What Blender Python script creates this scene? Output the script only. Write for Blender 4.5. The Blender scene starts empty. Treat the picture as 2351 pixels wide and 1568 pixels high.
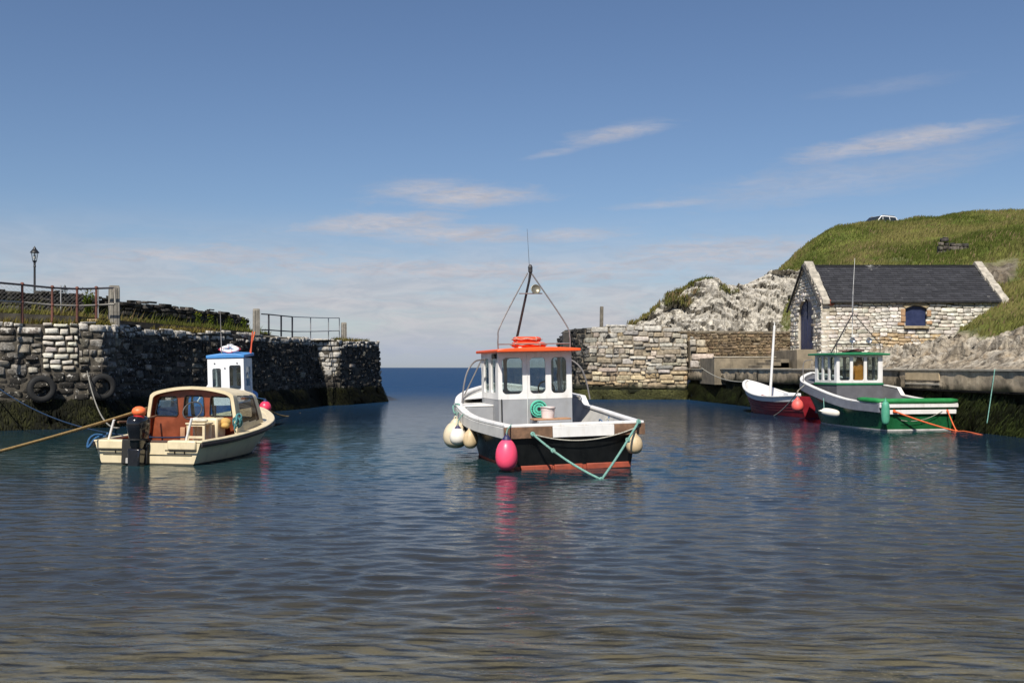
import bpy, bmesh, math, random
import numpy as np
from mathutils import Vector, Matrix, Euler
random.seed(7)
rng = np.random.default_rng(11)
sc = bpy.context.scene
col = sc.collection
R = math.radians
FPX, CX, HOR, CH = 2351 * 35 / 36, 1175.5, 844.0, 1.75      # surveyed camera: focal length, horizon, eye height

def P(u, v, d):
    return Vector(((u - CX) / FPX * d, d, CH - (v - HOR) / FPX * d))

# ------------------------------------------------------------------ objects
def tag(o, label=None, cat=None, group=None, kind=None):
    if label: o['label'] = label
    if cat: o['category'] = cat
    if group: o['group'] = group
    if kind: o['kind'] = kind
    return o

def empty(name, loc=(0, 0, 0), rot=(0, 0, 0), label=None, cat=None, group=None):
    o = bpy.data.objects.new(name, None)
    o.empty_display_size = .2
    o.location = loc
    o.rotation_euler = rot
    col.objects.link(o)
    return tag(o, label, cat, group)

def mat_of(o):
    return Matrix.Translation(o.location) @ o.rotation_euler.to_matrix().to_4x4()

def link_mesh(name, me, mats, parent=None, smooth=40, bevel=0):
    for m in (mats if isinstance(mats, (list, tuple)) else [mats]):
        me.materials.append(m)
    if smooth and len(me.polygons):
        me.polygons.foreach_set('use_smooth', [True] * len(me.polygons))
        if smooth < 180:
            me.set_sharp_from_angle(angle=R(smooth))
    o = bpy.data.objects.new(name, me)
    col.objects.link(o)
    if parent: o.parent = parent
    if bevel:
        b = o.modifiers.new('bevel', 'BEVEL')
        b.width, b.segments, b.limit_method, b.angle_limit = bevel, 2, 'ANGLE', R(40)
        b.harden_normals = False
    return o

def np_mesh(name, V, Fq, colors=None, attrs=None):
    V = np.asarray(V, np.float32).reshape(-1, 3)
    Fq = np.asarray(Fq, np.int32)
    n, k = Fq.shape
    me = bpy.data.meshes.new(name)
    me.vertices.add(len(V)); me.vertices.foreach_set('co', V.ravel())
    me.loops.add(n * k); me.loops.foreach_set('vertex_index', Fq.ravel())
    me.polygons.add(n)
    me.polygons.foreach_set('loop_start', np.arange(0, n * k, k, dtype=np.int32))
    me.update(calc_edges=True)
    if colors is not None:
        c = np.ones((len(V), 4), np.float32); c[:, :3] = np.asarray(colors).reshape(-1, 3)
        a = me.color_attributes.new('Col', 'FLOAT_COLOR', 'POINT'); a.data.foreach_set('color', c.ravel())
    for kx, arr in (attrs or {}).items():
        a = me.attributes.new(kx, 'FLOAT', 'POINT'); a.data.foreach_set('value', np.asarray(arr, np.float32).ravel())
    me.validate()
    return me

def grid_faces(r, c, off=0, wrap=False):
    i = np.arange(r - 1)[:, None]; j = np.arange(c if wrap else c - 1)[None, :]
    j2 = (j + 1) % c
    a = i * c + j; b = i * c + j2
    return np.stack([a, b, b + c, a + c], -1).reshape(-1, 4) + off

class MB:
    """collects solids and builds them as one mesh"""
    def __init__(s):
        s.v, s.f, s.m = [], [], []
    def add(s, vs, fs, mi=0, M=None):
        o = len(s.v)
        for p in vs:
            p = Vector(p)
            s.v.append(tuple(M @ p if M is not None else p))
        for f in fs:
            s.f.append(tuple(i + o for i in f)); s.m.append(mi)
        return s
    def box(s, c, d, rz=0, mi=0, M=None, taper=1.0):
        x, y, z = d[0] / 2, d[1] / 2, d[2] / 2
        vs = [(sx * x * (taper if sz > 0 else 1), sy * y * (taper if sz > 0 else 1), sz * z) for sz in (-1, 1) for sy in (-1, 1) for sx in (-1, 1)]
        T = Matrix.Translation(Vector(c)) @ Matrix.Rotation(rz, 4, 'Z')
        if M is not None: T = M @ T
        return s.add(vs, [(0, 2, 3, 1), (4, 5, 7, 6), (0, 1, 5, 4), (2, 6, 7, 3), (1, 3, 7, 5), (0, 4, 6, 2)], mi, T)
    def tube(s, pts, r, n=8, closed=False, mi=0, M=None):
        pts = [Vector(p) for p in pts]
        N = len(pts)
        rs = r if isinstance(r, (list, tuple)) else [r] * N
        vs, fs = [], []
        up = None
        for i, p in enumerate(pts):
            if closed: t = pts[(i + 1) % N] - pts[i - 1]
            else: t = pts[min(i + 1, N - 1)] - pts[max(i - 1, 0)]
            t = t.normalized() if t.length > 1e-9 else Vector((0, 0, 1))
            if up is None:
                up = Vector((0, 0, 1)) if abs(t.z) < .9 else Vector((1, 0, 0))
            a = (up - t * up.dot(t)).normalized(); b = t.cross(a); up = a
            for k in range(n):
                q = 2 * math.pi * k / n
                vs.append(p + (a * math.cos(q) + b * math.sin(q)) * rs[i])
        for i in range(N if closed else N - 1):
            i2 = (i + 1) % N
            for k in range(n):
                k2 = (k + 1) % n
                fs.append((i * n + k, i * n + k2, i2 * n + k2, i2 * n + k))
        if not closed:
            fs.append(tuple(range(n - 1, -1, -1))); fs.append(tuple((N - 1) * n + k for k in range(n)))
        return s.add(vs, fs, mi, M)
    def lathe(s, prof, n=20, mi=0, M=None):
        vs, fs = [], []
        for r, z in prof:
            for k in range(n):
                q = 2 * math.pi * k / n
                vs.append((r * math.cos(q), r * math.sin(q), z))
        for i in range(len(prof) - 1):
            for k in range(n):
                k2 = (k + 1) % n
                fs.append((i * n + k, i * n + k2, (i + 1) * n + k2, (i + 1) * n + k))
        fs.append(tuple(range(n - 1, -1, -1))); fs.append(tuple((len(prof) - 1) * n + k for k in range(n)))
        return s.add(vs, fs, mi, M)
    def ell(s, c, r, n=20, m=12, mi=0, M=None):
        prof = [(max(.001, math.sin(math.pi * i / m)), -math.cos(math.pi * i / m)) for i in range(m + 1)]
        T = Matrix.Translation(Vector(c)) @ Matrix.Diagonal((r[0], r[1], r[2], 1))
        return s.lathe(prof, n, mi, T if M is None else M @ T)
    def torus(s, c, Rr, r, n=28, k=10, mi=0, M=None, flat=1.0):
        pts = [(Rr * math.cos(2 * math.pi * i / n), Rr * math.sin(2 * math.pi * i / n), 0) for i in range(n)]
        T = Matrix.Translation(Vector(c)) @ Matrix.Diagonal((1, 1, flat, 1))
        return s.tube(pts, r, k, True, mi, T if M is None else M @ T)
    def grid(s, rows, mi=0, M=None, wrap=False):
        r, c = len(rows), len(rows[0])
        return s.add([p for row in rows for p in row], [tuple(q) for q in grid_faces(r, c, 0, wrap).tolist()], mi, M)
    def sweep(s, path, prof, closed=False, mi=0, M=None, caps=True):
        """prof: (outward, up) polygon carried along path; outward is to the right-hand side of the direction of travel"""
        path = [Vector(p) for p in path]
        N, n, rows = len(path), len(prof), []
        for i, p in enumerate(path):
            t0 = path[i] - path[i - 1] if (i or closed) else path[1] - path[0]
            t1 = path[(i + 1) % N] - path[i] if (i < N - 1 or closed) else t0
            n0 = Vector((t0.y, -t0.x, 0)).normalized(); n1 = Vector((t1.y, -t1.x, 0)).normalized()
            o = (n0 + n1)
            o = o.normalized() / max(.5, o.normalized().dot(n0)) if o.length > 1e-6 else n0
            rows.append([p + o * a + Vector((0, 0, b)) for a, b in prof])
        vs = [p for r in rows for p in r]
        fs = []
        for i in range(N if closed else N - 1):
            i2 = (i + 1) % N
            for k in range(n):
                k2 = (k + 1) % n
                fs.append((i * n + k, i2 * n + k, i2 * n + k2, i * n + k2))
        if caps and not closed:
            fs.append(tuple(range(n))); fs.append(tuple((N - 1) * n + k for k in range(n - 1, -1, -1)))
        return s.add(vs, fs, mi, M)
    def plate(s, outer, holes, th, M=None, mi=0):
        """flat panel in local x-z with openings, thickness th towards +y"""
        bm = bmesh.new()
        loops = []
        for lp in [outer] + list(holes):
            vv = [bm.verts.new((x, 0, z)) for x, z in lp]
            loops.append(vv)
            for i in range(len(vv)):
                bm.edges.new((vv[i], vv[(i + 1) % len(vv)]))
        bmesh.ops.triangle_fill(bm, use_beauty=True, use_dissolve=False, edges=bm.edges[:])
        bm.verts.index_update()
        vs = [v.co.copy() for v in bm.verts]
        fs = []
        for f in bm.faces:
            idx = [v.index for v in f.verts]
            if f.normal.y > 0: idx.reverse()
            fs.append(tuple(idx))
        n = len(vs)
        allv = vs + [v + Vector((0, th, 0)) for v in vs]
        allf = fs + [tuple(i + n for i in reversed(f)) for f in fs]
        for lp in loops:
            ids = [v.index for v in lp]
            for i in range(len(ids)):
                a, b = ids[i], ids[(i + 1) % len(ids)]
                allf.append((a, b, b + n, a + n))
        bm.free()
        return s.add(allv, allf, mi, M)
    def build(s, name, mats, parent=None, smooth=40, bevel=0, fix=True):
        me = bpy.data.meshes.new(name)
        me.from_pydata(s.v, [], s.f)
        me.polygons.foreach_set('material_index', s.m)
        if fix:
            bm = bmesh.new(); bm.from_mesh(me)
            bmesh.ops.recalc_face_normals(bm, faces=bm.faces[:])
            bm.to_mesh(me); bm.free()
        me.update()
        return link_mesh(name, me, mats, parent, smooth, bevel)

def rrect(x0, z0, x1, z1, r, n=5):
    out = []
    for cx, cz, a0 in ((x1 - r, z0 + r, -90), (x1 - r, z1 - r, 0), (x0 + r, z1 - r, 90), (x0 + r, z0 + r, 180)):
        for i in range(n + 1):
            a = R(a0 + 90 * i / n)
            out.append((cx + r * math.cos(a), cz + r * math.sin(a)))
    return out

def curve(pts, n=24):
    """smooth path through points"""
    p = np.array([list(q) for q in pts], float)
    m = np.gradient(p, axis=0) if len(p) > 2 else np.repeat((p[1:] - p[:1]), 2, 0)
    out = []
    for i in range(len(p) - 1):
        for k in range(n if i == len(p) - 2 else n):
            t = k / n
            h = (2 * t**3 - 3 * t**2 + 1, t**3 - 2 * t**2 + t, -2 * t**3 + 3 * t**2, t**3 - t**2)
            out.append(h[0] * p[i] + h[1] * m[i] + h[2] * p[i + 1] + h[3] * m[i + 1])
    out.append(p[-1])
    return [Vector(q) for q in out]

def sag(a, b, drop, n=24):
    a, b = Vector(a), Vector(b)
    return [a.lerp(b, i / n) - Vector((0, 0, drop * 4 * (i / n) * (1 - i / n))) for i in range(n + 1)]

def table(ts, vs):
    ts, vs = np.array(ts, float), np.array(vs, float)
    m = np.gradient(vs, ts)
    def f(t):
        i = int(np.clip(np.searchsorted(ts, t) - 1, 0, len(ts) - 2))
        h = ts[i + 1] - ts[i]; q = (t - ts[i]) / h
        q = min(max(q, 0), 1)
        return float((2*q**3-3*q**2+1)*vs[i] + (q**3-2*q**2+q)*h*m[i] + (-2*q**3+3*q**2)*vs[i+1] + (q**3-q**2)*h*m[i+1])
    return f

# ------------------------------------------------------------------ noise
def _hash(ix, iy, iz, seed):
    h = (ix.astype(np.int64) * 374761393 + iy.astype(np.int64) * 668265263 + iz.astype(np.int64) * 1274126177 + seed * 974634721) & 0xFFFFFFFF
    h = ((h ^ (h >> 13)) * 1274126177) & 0xFFFFFFFF
    h = h ^ (h >> 16)
    return (h & 0xFFFFFF) / float(0xFFFFFF) * 2 - 1

def vnoise(p, seed=0):
    p = np.asarray(p, float)
    i = np.floor(p); f = p - i; f = f * f * (3 - 2 * f)
    ix, iy, iz = i[..., 0], i[..., 1], i[..., 2]
    r = 0
    for dx in (0, 1):
        wx = f[..., 0] if dx else 1 - f[..., 0]
        for dy in (0, 1):
            wy = f[..., 1] if dy else 1 - f[..., 1]
            for dz in (0, 1):
                wz = f[..., 2] if dz else 1 - f[..., 2]
                r = r + wx * wy * wz * _hash(ix + dx, iy + dy, iz + dz, seed)
    return r

def fbm(p, octv=4, seed=0, gain=.5, ridged=False):
    p = np.asarray(p, float); a, r, s = 1., 0., 0.
    for o in range(octv):
        n = vnoise(p * 2.03**o + o * 17.3, seed + o)
        r = r + a * ((1 - 2 * np.abs(n)) if ridged else n); s += a; a *= gain
    return r / s

def facets(p, seed=0):
    """broken-rock blocks: each cell gets its own height and tilt; returns displacement and distance to the nearest joint"""
    p = np.asarray(p, float); sh = p.shape[:-1]; p = p.reshape(-1, 3); b = np.floor(p)
    d1 = np.full(len(p), 9.); d2 = d1.copy(); val = np.zeros(len(p))
    for i in (-1, 0, 1):
        for j in (-1, 0, 1):
            for k in (-1, 0, 1):
                c = b + [i, j, k]; h = lambda s: _hash(c[:, 0], c[:, 1], c[:, 2], seed + s)
                ctr = c + .5 + .45 * np.stack([h(1), h(2), h(3)], -1); v = p - ctr; d = np.sqrt((v * v).sum(-1))
                nearer = d < d1
                d2 = np.where(nearer, d1, np.minimum(d2, d)); d1 = np.where(nearer, d, d1)
                val = np.where(nearer, .5 * h(4) + .55 * (v[:, 0] * h(5) + v[:, 1] * h(6) + v[:, 2] * h(7)), val)
    return val.reshape(sh), (d2 - d1).reshape(sh)

# ------------------------------------------------------------------ materials
class NT:
    def __init__(s, name):
        s.mat = bpy.data.materials.new(name); s.mat.use_nodes = True
        s.t = s.mat.node_tree; s.t.nodes.clear()
        s.out = s.n('ShaderNodeOutputMaterial')
    def n(s, kind, **kw):
        nd = s.t.nodes.new(kind)
        for k, v in kw.items():
            if k.startswith('i_'):
                nd.inputs[k[2:].replace('_', ' ')].default_value = v
            else: setattr(nd, k, v)
        return nd
    def l(s, a, b):
        s.t.links.new(a, b)
    def coords(s, scale=(1, 1, 1)):
        g = s.n('ShaderNodeNewGeometry'); m = s.n('ShaderNodeVectorMath', operation='MULTIPLY')
        s.l(g.outputs['Position'], m.inputs[0]); m.inputs[1].default_value = scale
        return m.outputs[0]
    def noise(s, scale, detail=4, rough=.55, vec=None, dist=0):
        nd = s.n('ShaderNodeTexNoise', noise_dimensions='3D')
        nd.inputs['Scale'].default_value = scale; nd.inputs['Detail'].default_value = detail
        nd.inputs['Roughness'].default_value = rough; nd.inputs['Distortion'].default_value = dist
        s.l(vec if vec is not None else s.coords(), nd.inputs['Vector'])
        return nd.outputs['Fac']
    def ramp(s, fac, lo, hi, a=0., b=1.):
        nd = s.n('ShaderNodeMapRange', interpolation_type='SMOOTHSTEP')
        s.l(fac, nd.inputs['Value'])
        nd.inputs['From Min'].default_value = lo; nd.inputs['From Max'].default_value = hi
        nd.inputs['To Min'].default_value = a; nd.inputs['To Max'].default_value = b
        return nd.outputs['Result']
    def mix(s, fac, a, b, mode='MIX'):
        nd = s.n('ShaderNodeMix', data_type='RGBA', blend_type=mode)
        for val, idx in ((fac, 0), (a, 6), (b, 7)):
            if isinstance(val, (int, float)): nd.inputs[idx].default_value = val
            elif isinstance(val, (tuple, list)): nd.inputs[idx].default_value = (*val[:3], 1)
            else: s.l(val, nd.inputs[idx])
        return nd.outputs[2]
    def math(s, op, a, b=0.):
        nd = s.n('ShaderNodeMath', operation=op)
        for i, val in enumerate((a, b)):
            if isinstance(val, (int, float)): nd.inputs[i].default_value = val
            else: s.l(val, nd.inputs[i])
        return nd.outputs[0]
    def fissure(s, rot, scale, width, stretch=(.5, .5, 2.2), detail=8):
        m = s.n('ShaderNodeMapping'); m.inputs['Rotation'].default_value = rot; m.inputs['Scale'].default_value = stretch
        s.l(s.coords(), m.inputs['Vector'])
        n = s.noise(scale, detail, .62, m.outputs[0], .4)
        return s.ramp(s.math('ABSOLUTE', s.math('SUBTRACT', n, .5)), 0, width, 1, 0)
    def z(s):
        g = s.n('ShaderNodeNewGeometry'); x = s.n('ShaderNodeSeparateXYZ'); s.l(g.outputs['Position'], x.inputs[0])
        return x.outputs
    def attr(s, name):
        return s.n('ShaderNodeAttribute', attribute_name=name)
    def finish(s, color, rough=.6, metal=0, bump=None, bstr=.3, bdist=.02, spec=.5, coat=0):
        b = s.n('ShaderNodeBsdfPrincipled')
        for val, nm in ((color, 'Base Color'), (rough, 'Roughness'), (metal, 'Metallic')):
            if isinstance(val, (int, float)): b.inputs[nm].default_value = val
            elif isinstance(val, (tuple, list)): b.inputs[nm].default_value = (*val[:3], 1)
            else: s.l(val, b.inputs[nm])
        b.inputs['Specular IOR Level'].default_value = spec
        b.inputs['Coat Weight'].default_value = coat
        if bump is not None:
            bn = s.n('ShaderNodeBump'); bn.inputs['Strength'].default_value = bstr; bn.inputs['Distance'].default_value = bdist
            s.l(bump, bn.inputs['Height']); s.l(bn.outputs[0], b.inputs['Normal'])
        s.l(b.outputs[0], s.out.inputs[0])
        return s.mat

_M = {}
def paint(name, c, rough=.45, dirt=(.12, .1, .08), amt=.35, var=.12, streak=True, bump=.15, metal=0, scale=5, coat=0, spec=.5):
    """weathered paint / plastic / metal: mottled base colour, vertical run-off stains and grime patches"""
    if name in _M: return _M[name]
    t = NT(name)
    n1 = t.noise(scale, 5)
    base = t.mix(t.ramp(n1, .3, .7), tuple(x * (1 - var) for x in c), tuple(min(1, x * (1 + var)) for x in c))
    if amt:
        n2 = t.noise(3.1, 6, .65, t.coords((2.2, 2.2, .45)) if streak else None)
        n3 = t.noise(19, 4, .6)
        f = t.math('MULTIPLY', t.ramp(n2, .48, .78), t.ramp(n3, .25, .8, .35, 1))
        base = t.mix(t.math('MULTIPLY', f, amt), base, dirt)
    rg = t.ramp(n1, .2, .8, max(.05, rough - .1), min(1, rough + .12))
    _M[name] = t.finish(base, rg, metal, t.noise(45, 4), bump, .01, coat=coat, spec=spec)
    return _M[name]

def stone_mat(name, weed=None, lichen=0., lichen_col=(.018, .018, .017), pale=0., pscale=5.5, zdark=None, rough=.9, nscale=7, contrast=.5, bdist=.03, lscale=2.0):
    """stone tinted by each block's own colour; lichen crusts, pale salt blotches, and the wet weedy band the tide leaves"""
    if name in _M: return _M[name]
    t = NT(name)
    c = t.attr('Col').outputs['Color']
    n1 = t.noise(nscale, 6, .62); n2 = t.noise(nscale * 4.3, 5, .6)
    c = t.mix(1., c, t.mix(t.ramp(n1, .28, .72), (1 - contrast,) * 3, (1 + contrast * .7,) * 3), 'MULTIPLY')
    c = t.mix(t.ramp(n2, .55, .75, 0, .45), c, (.09, .07, .05))
    if lichen:
        n3 = t.noise(lscale, 7, .7, dist=.6)
        at = t.attr('lichen').outputs['Fac']
        f = t.ramp(t.math('ADD', t.math('MULTIPLY', n3, 1.0), t.math('MULTIPLY', at, .5)), .62 - lichen * .5, .70 - lichen * .35)
        c = t.mix(f, c, lichen_col)
    if pale:
        n4 = t.noise(pscale, 6, .72, dist=.4); at2 = t.attr('pale').outputs['Fac']
        f = t.ramp(t.math('ADD', n4, t.math('MULTIPLY', at2, .35)), .72 - pale * .3, .8 - pale * .3)
        c = t.mix(f, c, (.5, .47, .42))
    if weed is not None:
        zz = t.z()[2]
        n5 = t.noise(1.3, 4)
        h = t.math('ADD', zz, t.math('MULTIPLY', n5, -.5))
        c = t.mix(t.ramp(h, weed - .05, weed - .4), c, (.012, .014, .006))
    b = t.math('ADD', t.math('MULTIPLY', n1, .7), t.math('MULTIPLY', n2, .4))
    _M[name] = t.finish(c, rough, 0, b, .8, bdist, spec=.25)
    return _M[name]

def glass_mat(name, tint=(.8, .85, .85), refl=.9):
    if name in _M: return _M[name]
    t = NT(name)
    tr = t.n('ShaderNodeBsdfTransparent'); tr.inputs[0].default_value = (*tint, 1)
    gl = t.n('ShaderNodeBsdfGlossy'); gl.inputs['Roughness'].default_value = .03
    lw = t.n('ShaderNodeLayerWeight'); lw.inputs[0].default_value = .5
    fr_ = t.math('ADD', t.math('MULTIPLY', t.math('POWER', lw.outputs['Facing'], 4.5), .85), .05)
    df = t.n('ShaderNodeBsdfDiffuse'); df.inputs[0].default_value = (.5, .5, .48, 1)
    m0 = t.n('ShaderNodeMixShader'); t.l(t.ramp(t.noise(6, 6, .7), .5, .9, .0, .10), m0.inputs[0]); t.l(tr.outputs[0], m0.inputs[1]); t.l(df.outputs[0], m0.inputs[2])
    mx = t.n('ShaderNodeMixShader'); t.l(fr_, mx.inputs[0]); t.l(m0.outputs[0], mx.inputs[1]); t.l(gl.outputs[0], mx.inputs[2])
    t.l(mx.outputs[0], t.out.inputs[0])
    _M[name] = t.mat
    return t.mat

def rope_mat(name, c):
    if name in _M: return _M[name]
    t = NT(name)
    n = t.noise(60, 3); n2 = t.noise(9, 3)
    cc = t.mix(t.ramp(n, .3, .7), tuple(x * .6 for x in c), tuple(min(1, x * 1.25) for x in c))
    cc = t.mix(t.ramp(n2, .5, .8, 0, .5), cc, (.1, .08, .05))
    _M[name] = t.finish(cc, .85, 0, n, .6, .01, spec=.2)
    return _M[name]
# ================================================================== camera, sun, sky
cam = bpy.data.cameras.new('camera'); cam.lens, cam.sensor_width = 35, 36
cam.clip_start, cam.clip_end = .1, 60000
cam.shift_y = (HOR - 784) / 2351
co = bpy.data.objects.new('camera', cam); co.location = (0, 0, CH); co.rotation_euler = (R(90), 0, 0)
col.objects.link(co); sc.camera = co

SUN_EL, SUN_AZ = 48, 15                      # height, and degrees to the left of straight behind the camera
to_sun = Vector((-math.sin(R(SUN_AZ)) * math.cos(R(SUN_EL)), -math.cos(R(SUN_AZ)) * math.cos(R(SUN_EL)), math.sin(R(SUN_EL))))
sl = bpy.data.lights.new('sun', 'SUN'); sl.energy = 5.0; sl.angle = R(.53); sl.color = (1, .94, .84)
so = bpy.data.objects.new('sun', sl); so.rotation_euler = to_sun.to_track_quat('Z', 'Y').to_euler(); col.objects.link(so)

w = bpy.data.worlds.new('World'); sc.world = w; w.use_nodes = True
wt = w.node_tree; wt.nodes.clear()
class WN(NT):
    def __init__(s): s.t = wt
W = WN()
sky = W.n('ShaderNodeTexSky', sky_type='NISHITA', sun_disc=False)
sky.sun_elevation = R(SUN_EL); sky.sun_rotation = math.atan2(to_sun.x, to_sun.y)
sky.altitude = 0; sky.air_density = 1.0; sky.dust_density = .5; sky.ozone_density = 3.0
tc = W.n('ShaderNodeTexCoord')
sx = W.n('ShaderNodeSeparateXYZ'); W.l(tc.outputs['Generated'], sx.inputs[0])
az = W.math('ARCTAN2', sx.outputs[0], sx.outputs[1])
el = W.math('ARCSINE', sx.outputs[2])
cv = W.n('ShaderNodeCombineXYZ'); W.l(az, cv.inputs[0]); W.l(el, cv.inputs[1])
def wnoise(scale, sxy, detail=6, rough=.6, dist=.0, off=0):
    m = W.n('ShaderNodeVectorMath', operation='MULTIPLY_ADD'); W.l(cv.outputs[0], m.inputs[0])
    m.inputs[1].default_value = (sxy[0], sxy[1], 1); m.inputs[2].default_value = (off, off * .7, off * .3)
    return W.noise(scale, detail, rough, m.outputs[0], dist)
nA = wnoise(6, (1, 5), 7, .62, .5, 3.1)
nB = wnoise(22, (1, 4.2), 6, .62, .8, 7.7)
nC = wnoise(55, (1, 4.5), 6, .65, .6, 12.3)
warp = W.math('ADD', W.math('MULTIPLY', W.math('SUBTRACT', nA, .5), 2.6), W.math('MULTIPLY', W.math('SUBTRACT', nB, .5), 2.2))
def blob(u, v, wu, hv, tilt, k):
    """one wisp of cirrus at a compass bearing and height above the horizon"""
    a, e = math.atan((u - CX) / FPX), math.atan((HOR - v) / FPX)
    sa, se = wu / FPX, hv / FPX
    da = W.math('SUBTRACT', az, a); de = W.math('SUBTRACT', el, e)
    de = W.math('SUBTRACT', de, W.math('MULTIPLY', da, tilt))
    q = W.math('ADD', W.math('POWER', W.math('DIVIDE', da, sa), 2), W.math('POWER', W.math('DIVIDE', de, se), 2))
    q = W.math('ADD', W.math('SQRT', q), W.math('MULTIPLY', warp, .55))
    return W.ramp(q, 1.15, .1, 0, k)
cl = None
for b in ((1085, 452, 225, 34, .02, .85), (960, 436, 150, 30, .08, .6), (1050, 540, 230, 33, 0, .85), (830, 520, 280, 28, .08, .75), (1310, 540, 190, 26, .02, .65), (1250, 610, 500, 26, 0, .8),
          (2050, 362, 230, 26, .09, .72), (1420, 308, 130, 24, .14, .62), (1280, 350, 100, 10, .18, .35), (1540, 474, 160, 12, .05, .42), (1760, 430, 130, 12, .08, .3),
          (2050, 240, 160, 20, .05, .16), (400, 602, 460, 34, .03, .8), (1000, 622, 700, 40, 0, .85), (1600, 590, 460, 46, .03, .75), (1900, 440, 420, 50, .1, .3), (700, 690, 800, 30, 0, .7), (1500, 680, 600, 36, .02, .7)):
    f = blob(*b)
    cl = f if cl is None else W.math('MAXIMUM', cl, f)
# thin veil thickening towards the horizon, streaked
veil = W.math('MULTIPLY', W.ramp(el, .165, .05), W.ramp(nA, .3, .62, .30, 1.))
veil = W.math('MAXIMUM', W.math('MULTIPLY', veil, .85), W.ramp(el, .045, .0, 0, .92))
cl = W.math('MULTIPLY', cl, W.ramp(nC, .3, .62, .6, 1.05))
cl = W.math('MAXIMUM', cl, veil)
cl = W.math('MULTIPLY', cl, W.ramp(el, -.02, .02))
tint = W.mix(1., sky.outputs[0], (.81, .845, .93), 'MULTIPLY')
# the cloud's own brightness at the sky's scale
ccol = W.mix(W.ramp(nB, .3, .7), (4.7, 4.7, 5.25), (6.1, 5.8, 6.05))
ccol = W.mix(W.ramp(el, .055, .0), ccol, (4.0, 4.6, 6.0))
skyc = W.mix(cl, tint, ccol)
bg = W.n('ShaderNodeBackground'); W.l(skyc, bg.inputs[0]); bg.inputs[1].default_value = .08
wo = W.n('ShaderNodeOutputWorld'); W.l(bg.outputs[0], wo.inputs[0])
sc.view_settings.view_transform = 'Standard'; sc.view_settings.look = 'None'
sc.view_settings.exposure, sc.view_settings.gamma = .3, 1
sc.cycles.max_bounces = 8; sc.cycles.transparent_max_bounces = 16
sc.cycles.caustics_reflective = False; sc.cycles.caustics_refractive = False
try:
    sc.cycles.use_denoising = True
except Exception: pass

# ================================================================== seabed and water
def bed_z(x, y):
    return np.where(y < 26, .5 - y * .135 + .0 * x, -3.0) + .0
gx, gy = np.meshgrid(np.linspace(-24, 20, 90), np.linspace(-12, 70, 160))
gz = np.maximum(bed_z(gx, gy), -3.0) + .06 * vnoise(np.stack([gx * .8, gy * .8, gx * 0], -1), 4)
V = np.stack([gx, gy, gz], -1).reshape(-1, 3)
t = NT('sand')
n1 = t.noise(.9, 6, .65); n2 = t.noise(30, 4); n3 = t.noise(4, 6, .7)
c = t.mix(t.ramp(n1, .4, .62), (.31, .27, .185), (.11, .10, .072))
c = t.mix(t.ramp(n2, .55, .75), c, (.45, .39, .28))
c = t.mix(t.ramp(n3, .6, .68), c, (.03, .035, .02))
sand = t.finish(c, .9, 0, n2, .5, .02)
tag(link_mesh('seabed', np_mesh('seabed', V, grid_faces(160, 90)), sand), kind='structure')

ys = [1.2]
while ys[-1] < 72: ys.append(ys[-1] + .017 + .0034 * max(ys[-1], 0))
ys = np.array(ys); xs = np.linspace(-20, 18, 960)
X, Y = np.meshgrid(xs, ys)
Z = np.zeros_like(X)
wr = np.random.default_rng(5)
dyl = np.gradient(ys)[:, None]
for i in range(120):
    lam = .135 * (4.6 ** wr.random())
    th = wr.normal(0, .36) + .12
    sl_ = .032 if lam < .36 else (.018 if lam < .48 else .008)
    k = 2 * math.pi / lam
    fade = np.clip((lam / np.maximum(dyl, .04) - 2.2) / 2.0, 0, 1)
    ph = k * (X * math.sin(th) + Y * math.cos(th)) + wr.random() * 6.28
    Z += fade * sl_ / k * (np.sin(ph) + .22 * np.cos(2 * ph))
gust = .62 + .55 * fbm(np.stack([X * .12, Y * .09, X * 0 + 3], -1), 3, 9)
calm = np.clip(gust, .3, 1.25)
edge = np.clip((X + 20) / 2, 0, 1) * np.clip((18 - X) / 2, 0, 1) * np.clip((72 - Y) / 6, 0, 1)
Z *= calm * edge
patch = fbm(np.stack([X * .16, Y * .12, X * 0], -1), 4, 21)
def smooth(a, lo, hi):
    q = np.clip((a - lo) / (hi - lo), 0, 1); return q * q * (3 - 2 * q)
deep = np.array([.009, .024, .048]); teal = np.array([.013, .038, .043]); brown = np.array([.085, .077, .055])
s_sh = smooth(Y + 3 * patch, 16, 7)[..., None]
s_te = (smooth(Y + 4 * patch, 12, 17) * smooth(Y + 8 * patch, 34, 22) * smooth(X - Y * .06 + 5 * patch, 3.0, -2.5))[..., None]
body = deep + (teal - deep) * s_te
body = body + (brown - body) * s_sh
body = body + (np.array([.011, .043, .108]) - body) * smooth(Y, 34, 70)[..., None]
clear = .85 * smooth(Y + 2 * patch, 15, 6)
nr, nc = Y.shape
V = np.stack([X, Y, Z], -1).reshape(-1, 3); Fq = grid_faces(nr, nc)
big = 40000.
ex = np.array([[-big, -30, 0], [-20, -30, 0], [18, -30, 0], [big, -30, 0], [-big, 1.2, 0], [big, 1.2, 0], [-big, ys[-1], 0], [big, ys[-1], 0], [-big, big, 0], [-20, big, 0], [18, big, 0], [big, big, 0]])
o = len(V); i00, i01, i10, i11 = 0, nc - 1, (nr - 1) * nc, nr * nc - 1
ef = np.array([[o, o + 1, i00, o + 4], [o + 1, o + 2, i01, i00], [o + 2, o + 3, o + 5, i01], [o + 4, i00, i10, o + 6], [i01, o + 5, o + 7, i11], [o + 6, i10, o + 9, o + 8], [i10, i11, o + 10, o + 9], [i11, o + 7, o + 11, o + 10]])
V = np.vstack([V, ex]); Fq = np.vstack([Fq, ef])
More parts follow.
